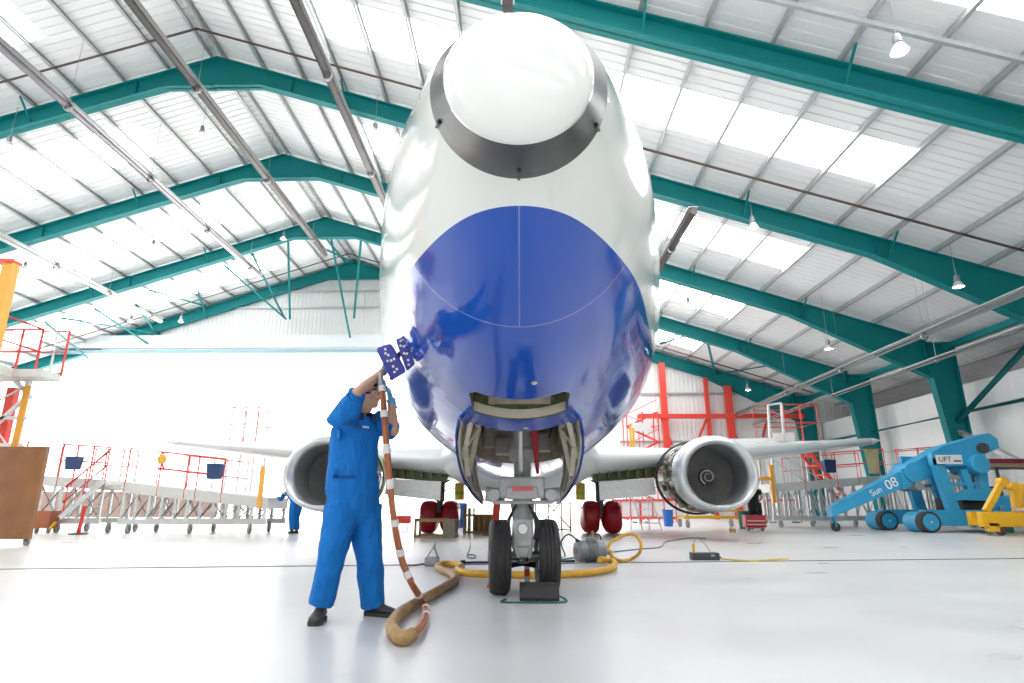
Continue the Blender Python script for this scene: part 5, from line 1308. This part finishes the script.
sub(t, 'terminal_box', PG, lambda b: b.rbox(pc + Vector((.03, .02, .17)), (.15, .12, .07), .015)); sub(t, 'valve', PINE, lambda b: b.cyl(pc + Vector((.06, 0, .2)), pc + Vector((.06, 0, .29)), .02, 10)); sub(t, 'handle', BLACK, lambda b: b.tube(spline([pc + Vector((-.02, -.02, .16)), pc + Vector((.0, -.02, .25)), pc + Vector((.16, .05, .24)), pc + Vector((.2, .06, .15))], 5), .011, 6))
for s in (-.12, .03, .17):
    c_ = pc + dx_ * s; n_ = Vector((-.34, .94, 0))
    sub(t, 'leg', BLACK, lambda b: b.tube([c_ - n_ * .17 + Vector((0, 0, -c_.z + .01)), c_ - n_ * .13 + Vector((0, 0, -.10)), c_ + n_ * .13 + Vector((0, 0, -.10)), c_ + n_ * .17 + Vector((0, 0, -c_.z + .01))], .011, 6))
sub(t, 'outlet_pipe', YHOSE, lambda b: b.tube(spline([pc + dx_ * .22, pc + dx_ * .36 + Vector((0, 0, -.02)), gnd(612, 558, .06)], 5), .035, 10))
t = thing('coiled_hose', 'thinner yellow hose looping up from the floor right of the grey pump', 'hose', gnd(625, 561))
sub(t, 'tube', YHOSE, lambda b: b.tube(spline([gnd(606, 553.5, .12), at(611, 543, Y + .1), at(622, 536, Y + .15), at(634, 534.5, Y + .1), at(640.5, 542, Y), at(640, 552, Y), gnd(632, 558.5, .03), gnd(620, 560.5, .03), gnd(611, 555, .06), gnd(607, 552, .08)], 8), .024, 10)); sub(t, 'coupling', STEEL, lambda b: b.cyl(gnd(606, 553.5, .12) - Vector((.05, 0, 0)), gnd(606, 553.5, .12) + Vector((.04, 0, .02)), .03, 10))
CAB = mat('black_cable', (.03, .03, .035), .5)
def cable(label, pts, r, m, nm='cable'):
    t = thing(nm, label, 'cable', pts[0] if pts[0].z < .05 else Vector((pts[0].x, pts[0].y, 0))); sub(t, 'lead', m, lambda b: b.tube(spline(pts, 6), r, 6)); d_ = (Vector(pts[1]) - Vector(pts[0])).normalized(); sub(t, 'plug', BLACK, lambda b: b.cyl(Vector(pts[0]) - d_ * .02, Vector(pts[0]) + d_ * .05, r * 2.2, 8)); return t
cable('thin dark cable arching from the grey pump down to the floor behind the nose wheels', [pc - dx_ * .17 + Vector((0, -.03, .14)), pc + Vector((-.30, 0, .24)), pc + Vector((-.42, 0, .12)), gnd(565, 556, .012), gnd(557, 559, .012), gnd(545, 560, .012)], .012, CAB)
cable('thin teal air line trailing right across the floor from the grey pump', [gnd(557, 560.5, .012), gnd(580, 556.5, .012), gnd(612, 552, .012), gnd(640, 549, .012), gnd(660, 547, .012), gnd(667, 541.5, .012), gnd(690, 538, .012), gnd(706, 538.5, .012)], .012, mat('teal_air_line', (.05, .22, .26), .4))
cable('thin dark cord lying in a small loop left of the nose wheels', [gnd(471, 536, .01), gnd(470, 548, .01), gnd(467, 556, .01), gnd(474, 558, .01), gnd(475, 555, .01), gnd(468, 554.5, .01)], .008, CAB)
cable('dark cable lying along the floor just behind the yellow hose', [gnd(462, 562.6, .012), gnd(480, 562.3, .012), gnd(500, 562.5, .012), gnd(540, 561.8, .012), gnd(575, 561, .012)], .016, CAB)
cable('pale cord with coloured ends trailing right of the black floor box', [gnd(718, 558.5, .01), gnd(733, 560, .01), gnd(752, 561, .01), gnd(770, 560, .01), gnd(788, 559, .01)], .016, mat('yellow_cord', (.65, .48, .05), .5))
g = gnd(707, 560.5); t = thing('floor_box', 'small flat black box with a yellow tag on the floor right of the pump', 'box', g)
sub(t, 'case', mat('charcoal_case', (.045, .05, .055), .5), lambda b: b.rbox(g + Vector((0, .12, .055)), (.42, .22, .11), .015)); sub(t, 'tag', YELLOW, lambda b: b.box(g + Vector((-.16, .13, .17)), (.04, .02, .13))); sub(t, 'wire', PINE, lambda b: b.tube(spline([g + Vector((-.16, .13, .22)), g + Vector((-.10, .13, .32)), g + Vector((.02, .13, .24)), g + Vector((.1, .13, .12))], 5), .006, 6)); sub(t, 'latch', STEEL, lambda b: b.box(g + Vector((.1, .005, .07)), (.05, .012, .03)))
g = gnd(431, 566.5); t = thing('hand_winch', 'small grey fitting with a lever on the floor left of the yellow hose', 'tool', g)
sub(t, 'body', STEEL, lambda b: b.rbox(g + Vector((0, .1, .06)), (.20, .14, .12), .02)); sub(t, 'lever', GREYP, lambda b: b.tube([g + Vector((-.10, .1, .08)), g + Vector((.02, .1, .26))], .016, 6)); sub(t, 'lever', GREYP, lambda b: b.tube([g + Vector((.02, .1, .26)), g + Vector((.13, .02, .02))], .016, 6)); sub(t, 'knob', CREAM, lambda b: b.ball(g + Vector((.02, .1, .28)), .03, 10, 8)); sub(t, 'chain', mat('rusty_chain', (.25, .12, .10), .6), lambda b: b.tube(spline([g + Vector((-.1, .1, .03)), g + Vector((-.25, .06, .012)), g + Vector((-.45, .08, .012))], 4), .014, 6))
# ---- step ladder, bins, cart, toolbox under the right wing
g = gnd(647, 530); Y = g.y; x0, x1 = px_x(635, 530, Y), px_x(661, 530, Y)
t = thing('step_ladder', 'silver step stand with treads standing between the red wheel cover and blue bin', 'ladder', g)
for x in (x0, x1 - .25):
    sub(t, 'side_frame', SILVER, lambda b: [b.tube([(x, Y + .75, 0), (x, Y + .75, 1.18), (x + .02, Y + .35, 1.18), (x + .25, Y - .15, 0)], .02, 8)])
for k in range(4): sub(t, 'tread', SILVER, lambda b: b.box(((x0 + x1) / 2 - .06 + .04 * (3 - k), Y + .1 + .17 * k, .24 + .24 * k), (x1 - x0 - .2, .2, .03)))
sub(t, 'hand_rail', SILVER, lambda b: b.tube([(x0, Y + .75, 1.18), (x1 - .25, Y + .75, 1.18)], .02, 8))
def bin_(px0, px1, pyb, pyt, m, nm, label, cat='bin'):
    g = gnd((px0 + px1) / 2, pyb); Y = g.y; w = px_x(px1, pyb, Y) - px_x(px0, pyb, Y); h = at(px0, pyt, Y).z
    t = thing(nm, label, cat, g)
    sub(t, 'body', m, lambda b: b.loft([[Vector((g.x + w / 2 * k * math.cos(a), Y + w / 2 + w / 2 * k * math.sin(a), z)) for a in [2 * PI * i / 24 for i in range(24)]] for k, z in ((.80, 0), (1, h), (.94, h), (.76, .03))]))
    sub(t, 'rim', m, lambda b: b.tube([(g.x + w / 2 * math.cos(2 * PI * i / 24), Y + w / 2 + w / 2 * math.sin(2 * PI * i / 24), h) for i in range(24)], .018, 6, closed=True))
bin_(664.5, 675.5, 526.5, 510, mat('bright_blue_plastic', (.015, .16, .55), .4), 'plastic_bin', 'bright blue bucket standing left of the right engine', 'bin')
bin_(741, 753, 529, 511.5, mat('green_plastic', (.01, .16, .075), .45), 'plastic_bin', 'dark green bin just right below the right engine', 'bin')
g = gnd(755, 531); Y = g.y - .2
t = thing('tool_box', 'red metal toolbox on a low trolley in front of the person in black', 'toolbox', (g.x, Y, 0))
w = px_x(765.5, 528, Y) - px_x(745, 528, Y)
sub(t, 'chest', mat('toolbox_red', (.45, .02, .03), .35), lambda b: b.rbox((g.x, Y + .2, .30), (w, .4, .36), .02)); sub(t, 'lid', mat('toolbox_red', (.45, .02, .03), .35), lambda b: b.rbox((g.x, Y + .2, .50), (w * 1.02, .42, .06), .02))
for z in (.22, .34): sub(t, 'drawer_front', SILVER, lambda b: b.box((g.x, Y - .005, z), (w * .9, .012, .03)))
sub(t, 'trolley_frame', STEEL, lambda b: [b.bar((g.x - w * .4, Y + .2, .1), (g.x + w * .4, Y + .2, .1), .3, .03)])
for sx in (-1, 1): castor(t, g.x + sx * w * .35, Y + .15, .04)
g = gnd(716, 528); Y = g.y
t = thing('engine_stand', 'low yellow engine cradle on wheels beneath the right engine', 'trolley', g)
x0, x1 = px_x(685, 528, Y), px_x(745, 528, Y)
for y in (Y, Y + 1.2): sub(t, 'side_rail', YELLOW, lambda b: b.bar((x0, y, .40), (x1, y, .40), .10, .10))
for x in (x0 + .1, (x0 + x1) / 2, x1 - .1): sub(t, 'cross_rail', YELLOW, lambda b: b.bar((x, Y, .38), (x, Y + 1.2, .38), .10, .08)); sub(t, 'post', YELLOW, lambda b: b.bar((x, Y, .40), (x + .1, Y, .68), .08))
sub(t, 'upper_rail', YELLOW, lambda b: b.bar((x0 + .7, Y, .66), (x1, Y, .66), .08))
for x in (x0 + .12, x1 - .12):
    for y in (Y, Y + 1.2): castor(t, x, y, .16)
g = gnd(733, 534); t = thing('paint_tin', 'small white tin with a brown label on the floor below the right engine', 'tin', g)
sub(t, 'can', mat('white_tin', (.7, .7, .66), .35), lambda b: b.lathe([(0, 0), (.10, 0), (.10, .2), (.09, .21), (0, .21)], g, (0, 0, 1), 20)); sub(t, 'label_band', mat('brown_label', (.45, .25, .06), .5), lambda b: b.lathe([(.102, .05), (.102, .15)], g, (0, 0, 1), 20)); sub(t, 'handle', STEEL, lambda b: b.tube([g + Vector((.10 * math.cos(PI * k / 8), 0, .2 + .09 * math.sin(PI * k / 8))) for k in range(9)], .005, 6))
# red and white barriers behind the right wing
YB = 33.0
def barrier(px0, px1, label):
    x0, x1 = px_x(px0, 510, YB), px_x(px1, 510, YB); t = thing('crowd_barrier', label, 'barrier', ((x0 + x1) / 2, YB, 0), 'red and white barriers along the back')
    for z in (.25, 1.15): sub(t, 'rail', RED, lambda b: b.bar((x0, YB, z), (x1, YB, z), .07, .10))
    n_ = max(3, int((x1 - x0) / .5))
    for k in range(n_ + 1):
        x = x0 + (x1 - x0) * k / n_; sub(t, 'upright', RED, lambda b: b.bar((x, YB, 0 if k in (0, n_) else .25), (x, YB, 1.15), .05))
    sub(t, 'panel', mat('white_barrier_panel', (.78, .76, .76), .5), lambda b: b.box(((x0 + x1) / 2, YB + .04, .7), (x1 - x0 - .05, .02, .8)))
    for x in (x0 + .3, x1 - .3): sub(t, 'foot', BLACK, lambda b: b.box((x, YB, .03), (.12, .7, .06)))
barrier(612, 640, 'red and white barrier behind the right wheel covers'); barrier(641, 676, 'red and white barrier behind the blue bucket and ladder'); barrier(766, 800, 'red and white barrier behind the orange end post under the right wing')
# red scaffold stair beside the fuselage at the end wall
YQ = 38.5
t = thing('scaffold_stair', 'red scaffold stair tower between the fuselage and the right engine, far back', 'stairs', (px_x(640, 440, YQ), YQ, 0))
xq0, xq1 = px_x(628, 450, YQ), px_x(660, 450, YQ)
for x in (xq0, (xq0 + xq1) / 2, xq1):
    for y in (YQ, YQ + 1.4): sub(t, 'standard', RED, lambda b: b.tube([(x, y, 0), (x, y, at(640, 412, YQ).z)], .05, 8))
for k in range(6):
    z = 1.0 + .95 * k; sub(t, 'ledger', RED, lambda b: b.tube([(xq0, YQ, z), (xq1, YQ, z)], .035, 8))
    sub(t, 'flight', RED, lambda b: [b.bar((xq0 if k % 2 else xq1, YQ + .2, z), (xq1 if k % 2 else xq0, YQ + .2, z + .95), .08, .12), b.bar((xq0 if k % 2 else xq1, YQ + .2, z + .8), (xq1 if k % 2 else xq0, YQ + .2, z + 1.75), .04, .04)][0])
sub(t, 'white_panel', MATS['white_panel_paint'], lambda b: b.box((px_x(641, 428, YQ), YQ - .05, at(641, 427, YQ).z), (1.2, .05, .55))); sub(t, 'yellow_post', YELLOW, lambda b: [b.bar(at(631, 448, YQ - .1), at(630, 425, YQ - .1), .12), b.bar(at(634, 448, YQ - .1), at(633, 428, YQ - .1), .12)])
# ---- blue crane
cr = thing('mobile_crane', 'sky-blue mobile workshop crane with a long lowered jib at right', 'crane', (15.6, 21.4, 0))
YA, YB2, YM = 20.3, 22.5, 21.4
def wheelc(px, pyb, Y, nm='front_wheel'):
    g = gnd(px, pyb); r = .33; c = Vector((px_x(px, 523, Y), Y, r))
    w = sub(cr, nm, RUBBER, lambda b: b.lathe([(.25, .0), (.26, -.02), (.31, -.02), (r, 0), (r, .10), (r, .28), (.31, .30), (.2, .30)], c, (0, 1, 0), 32)); sub(cr, 'wheel_disc', SKYBLUE, lambda b: b.lathe([(.0, -.045), (.05, -.045), (.06, -.02), (.25, -.025), (.272, -.005)], c, (0, 1, 0), 28), w); sub(cr, 'hub_cap', mat('white_hub', (.6, .65, .7), .4), lambda b: b.lathe([(0, -.055), (.03, -.05), (.04, -.03)], c, (0, 1, 0), 14), w)
    sub(cr, 'wheel_drum', SKYBLUE, lambda b: b.lathe([(.29, .28), (.325, .30), (.325, .95), (.29, .98), (0, .98)], c, (0, 1, 0), 28), w)
    return c
wa = wheelc(931, 533, YA); wb_ = wheelc(889.5, 529, YB2 - .1)
for c, Y in ((wa, YA + .35), (wb_, YB2 + .35)):
    sub(cr, 'base_leg', SKYBLUE, lambda b: b.box((c.x + 2.2, Y, .46), (4.4, .34, .50)))
sub(cr, 'rear_cross_beam', SKYBLUE, lambda b: b.box((wa.x + 2.6, YM + .2, .5), (.5, 2.4, .4)))
def fr(Y):
    f0 = Y; dv = Vector((0, Y - (YA + .35), 0)); N_ = lambda x, y: at(x, y, YA + .35) + dv
    b_ = lambda p, q, w, h: sub(cr, 'upright', SKYBLUE, lambda m_: m_.bar(N_(*p), N_(*q), w, h, up=(0, 1, 0)))
    b_((935, 458), (955, 517), .36, .22); b_((962, 470), (974, 500), .22, .18)
    sub(cr, 'top_rail', SKYBLUE, lambda m_: m_.bar(N_(930, 459), N_(984, 460), .22, .42))
    sub(cr, 'tie_rail', SKYBLUE, lambda m_: m_.bar(N_(944, 484), N_(974, 484), .10, .10))
fr(YA + .35); fr(YB2 - .2)
sub(cr, 'rear_post', SKYBLUE, lambda b: b.bar(at(980, 470, YA + .4), at(984, 500, YA + .4), .28, .26, up=(0, 1, 0)))
J0, J1, J2, J3 = at(829, 512, YM), at(905, 476, YM), at(938, 458, YM), at(983, 443, YM)
def jib(b):
    rg = []
    for p, w, h in ((J0, .20, .34), (J0.lerp(J1, .5), .24, .44), (J1, .28, .60)):
        rg.append([p + Vector((0, sx * w, sz * h / 2)) for sx, sz in ((-1, -1), (1, -1), (1, 1), (-1, 1))])
    b.loft(rg)
jb = sub(cr, 'jib', SKYBLUE, jib)
sub(cr, 'boom', SKYBLUE, lambda b: b.loft([[p + Vector((0, sx * w, sz * h / 2)) for sx, sz in ((-1, -1), (1, -1), (1, 1), (-1, 1))] for p, w, h in ((J1.lerp(J0, .12), .34, .66), (J1.lerp(J2, .5), .36, .72), (J2, .38, .75), (J3, .36, .62), (J3 + Vector((.3, 0, -.05)), .3, .3))]))
sub(cr, 'pivot_collar', SKYBLUE, lambda b: b.cyl(J1 + Vector((.1, -.42, .1)), J1 + Vector((.1, .42, .1)), .34, 20))
sub(cr, 'pivot_pin', STEEL, lambda b: b.cyl(J1 + Vector((.15, -.46, -.35)), J1 + Vector((.15, .46, -.35)), .16, 16))
sub(cr, 'winch_drum', SKYBLUE, lambda b: b.lathe([(0, 0), (.28, 0), (.31, .03), (.31, 1.2), (.28, 1.23), (0, 1.23)], at(981.5, 464, YA), (0, 1, 0), 28))
sub(cr, 'sheave', BLACK, lambda b: b.cyl(at(983, 448, YA + .6), at(983, 448, YA + 1.0), .18, 18))
sub(cr, 'engine_housing', mat('dark_engine_bay', (.03, .028, .028), .5, var=.3), lambda b: b.rbox(at(972, 511, YM - .2) + Vector((0, .4, 0)), (.95, 1.4, .85), .04))
sub(cr, 'deck_cover', SKYBLUE, lambda b: b.loft([[at(953, 501, YM - .9), at(953, 501, YM + .9), at(955, 493, YM + .9), at(955, 493, YM - .9)], [at(966, 500, YM - .9), at(966, 500, YM + .9), at(966, 489, YM + .9), at(966, 489, YM - .9)], [at(993, 501, YM - .9), at(993, 501, YM + .9), at(993, 489, YM + .9), at(993, 489, YM - .9)]]))
sub(cr, 'rear_body', SKYBLUE, lambda b: b.rbox(at(988, 507, YM) + Vector((.2, .2, 0)), (.9, 1.5, .75), .05))
sub(cr, 'rear_wheel', RUBBER, lambda b: b.lathe([(.1, 0), (.36, 0), (.40, .04), (.40, .26), (.36, .30), (.1, .30)], Vector((px_x(990, 520, YM), YM - .5, .40)), (0, 1, 0), 28, caps=True))
sub(cr, 'seat', BLACK, lambda b: b.rbox(at(1003, 503, YM + .2), (.5, .5, .16), .05)); 
tc_ = Vector((J0.x + .16, YM, .15))
tw_ = sub(cr, 'jib_castor', RUBBER, lambda b: b.lathe([(.04, -.05), (.13, -.05), (.15, -.03), (.15, .03), (.13, .05), (.04, .05)], tc_, (0, 1, 0), 20, caps=True)); sub(cr, 'castor_fork', SKYBLUE, lambda b: [b.bar(tc_ + Vector((0, -.07, 0)), J0 + Vector((.1, -.07, -.1)), .05, .03), b.bar(tc_ + Vector((0, .07, 0)), J0 + Vector((.1, .07, -.1)), .05, .03)][0], tw_)
WTXT = mat('white_lettering', (.82, .84, .86), .5, var=0); DTXT = mat('dark_lettering', (.03, .06, .14), .5, var=0)
jd = (J1 - J0).normalized(); mid = J0.lerp(J1, .80) + Vector((0, -.30, .02))
text('fleet_number', '08', .46, J0.lerp(J1, .76) + Vector((0, -.275, .02)), jd, (0, 0, 1), WTXT, cr, .006)
text('hire_lettering', 'Sun', .30, J0.lerp(J1, .56) + Vector((0, -.258, .0)), jd, (0, 0, 1), WTXT, cr, .006)
sg_ = at(949, 459.5, YA + .22)
plate = sub(cr, 'sign_plate', mat('white_sign_plate', (.75, .77, .78), .4), lambda b: b.box(sg_, (.85, .02, .30)))
text('sign_lettering', 'UFT', .24, sg_ + Vector((-.14, -.014, 0)), (1, 0, 0), (0, 0, 1), DTXT, cr, .004)
sub(cr, 'sign_rule', DTXT, lambda b: b.box(sg_ + Vector((.26, -.012, -.05)), (.25, .006, .05)))
# ---- yellow trailer and red-topped bench at the right edge
g = gnd(1006, 536); Y = g.y
t = thing('yellow_trailer', 'yellow trailer frame with slanting arms at the right edge', 'trailer', (px_x(1010, 530, Y), Y, 0))
x0, x1 = px_x(983, 525, Y), px_x(1070, 525, Y); zt0, zt1 = at(990, 527, Y).z, at(990, 512, Y).z
sub(t, 'front_beam', YELLOW, lambda b: b.rbox(((x0 + x1) / 2, Y + .1, (zt0 + zt1) / 2), (x1 - x0, .2, zt1 - zt0), .03)); sub(t, 'rear_beam', YELLOW, lambda b: b.rbox(((x0 + x1) / 2 + .7, Y + 1.5, (zt0 + zt1) / 2), (x1 - x0, .2, zt1 - zt0), .03))
for x in (x0 + .75, (x0 + x1) / 2, x1 - .15): sub(t, 'cross_beam', YELLOW, lambda b: b.bar((x, Y + .1, zt0 + .1), (x, Y + 1.5, zt0 + .1), .16, .16))
sub(t, 'leg', YELLOW, lambda b: b.bar((x0 + .32, Y + .1, zt0 + .1), (x0 + .32, Y + .1, .12), .28, .2)); sub(t, 'jack_foot', STEEL, lambda b: b.lathe([(.16, 0), (.16, .02), (.04, .04), (.04, .14)], (x0 + .32, Y + .1, 0), (0, 0, 1), 16, caps=True))
a, c = at(986, 511, Y + .05), at(1002, 482, Y + .05)
sub(t, 'arm', YELLOW, lambda b: b.bar(a, c, .14, .16)); sub(t, 'arm_end', YELLOW, lambda b: b.cyl(c + Vector((0, -.12, 0)), c + Vector((0, .12, 0)), .13, 16))
a, c = at(1017, 512, Y + .2), at(1013, 487, Y + .2)
sub(t, 'arm', YELLOW, lambda b: b.bar(a, c, .16, .16)); sub(t, 'arm_end', YELLOW, lambda b: b.cyl(c + Vector((0, -.12, 0)), c + Vector((0, .12, 0)), .13, 16)); sub(t, 'upright', YELLOW, lambda b: b.bar(at(1023, 512, Y + .3), at(1023, 484, Y + .3), .14, .14))
for px in (1008, 1062): castor(t, px_x(px, 530, Y), Y + .3, .22, mat('rusty_tyre', (.10, .06, .045), .6))
sub(t, 'strap', mat('white_red_strap', (.75, .55, .5), .6, var=.3, scale=12), lambda b: b.tube(spline([at(1012, 506, Y - .02), at(1017, 510, Y - .04), at(1024, 509, Y - .04), at(1032, 504, Y - .02)], 5), .05, 8))
YT = 22.9
t = thing('covered_bench', 'long bench topped with a dark red cover behind the yellow trailer', 'bench', (px_x(1010, 460, YT), YT + .6, 0))
x0, x1 = px_x(984, 462, YT), px_x(1090, 462, YT); z1 = at(1000, 459.5, YT).z
sub(t, 'cover', mat('maroon_cover', (.26, .015, .045), .5, var=.1), lambda b: b.rbox(((x0 + x1) / 2, YT + .9, z1 - .05), (x1 - x0, 1.8, .16), .04)); sub(t, 'top', mat('tan_board', (.40, .28, .17), .6), lambda b: b.box(((x0 + x1) / 2, YT + .9, z1 - .20), (x1 - x0 - .1, 1.7, .14)))
for x in (px_x(1003, 480, YT), px_x(1080, 480, YT)):
    for y in (YT + .2, YT + 1.5): sub(t, 'leg', mat('dark_green_leg', (.03, .10, .07), .5), lambda b: b.bar((x, y, 0), (x, y, z1 - .25), .08))
sub(t, 'shelf', BLACK, lambda b: b.box(((x0 + x1) / 2, YT + .9, at(1000, 487, YT).z), (x1 - x0 - .4, 1.3, .06)))
g = gnd(1021, 533.5); t = thing('gas_bottle', 'green cylinder low behind the yellow trailer at the right edge', 'cylinder', g + Vector((0, .55, 0)))
sub(t, 'shell', mat('bottle_green', (.01, .20, .10), .4), lambda b: b.lathe([(0, 0), (.22, 0), (.23, .03), (.23, .55), (.17, .68), (.06, .72)], g + Vector((.1, .75, 0)), (0, 0, 1), 20, caps=True)); sub(t, 'valve', STEEL, lambda b: b.cyl(g + Vector((.1, .75, .7)), g + Vector((.1, .75, .82)), .04, 10))
# ================================================================== CAMERA, LIGHT
cam = bpy.data.cameras.new('camera'); co = bpy.data.objects.new('camera', cam); COL.objects.link(co)
cam.sensor_width = 36.0; cam.lens = 36.0 * F_PX / 1024.0; cam.clip_start = .05; cam.clip_end = 500
M3 = Matrix((_R, _U, -_F)).transposed()
co.matrix_world = Matrix.Translation((0, 0, EYE)) @ M3.to_4x4()
SC.camera = co
w = bpy.data.worlds.new('sky'); SC.world = w; w.use_nodes = True
bg = w.node_tree.nodes['Background']; bg.inputs['Color'].default_value = (1.0, .985, .96, 1); bg.inputs['Strength'].default_value = WORLD_E
sl = bpy.data.lights.new('sun', 'SUN'); sl.energy = SUN_E; sl.angle = .01; sl.color = (1, .97, .93); so = bpy.data.objects.new('sun', sl); COL.objects.link(so)
so.rotation_euler = (0, math.radians(-24), 0); so.location = (30, 60, 40)
SC.view_settings.view_transform = 'Standard'; SC.view_settings.look = 'None'; SC.view_settings.exposure = EXPO; SC.view_settings.gamma = 1
SC.view_settings.use_curve_mapping = False
SC.cycles.max_bounces = 10; SC.cycles.diffuse_bounces = 6; SC.cycles.glossy_bounces = 4
SC.cycles.use_denoising = True
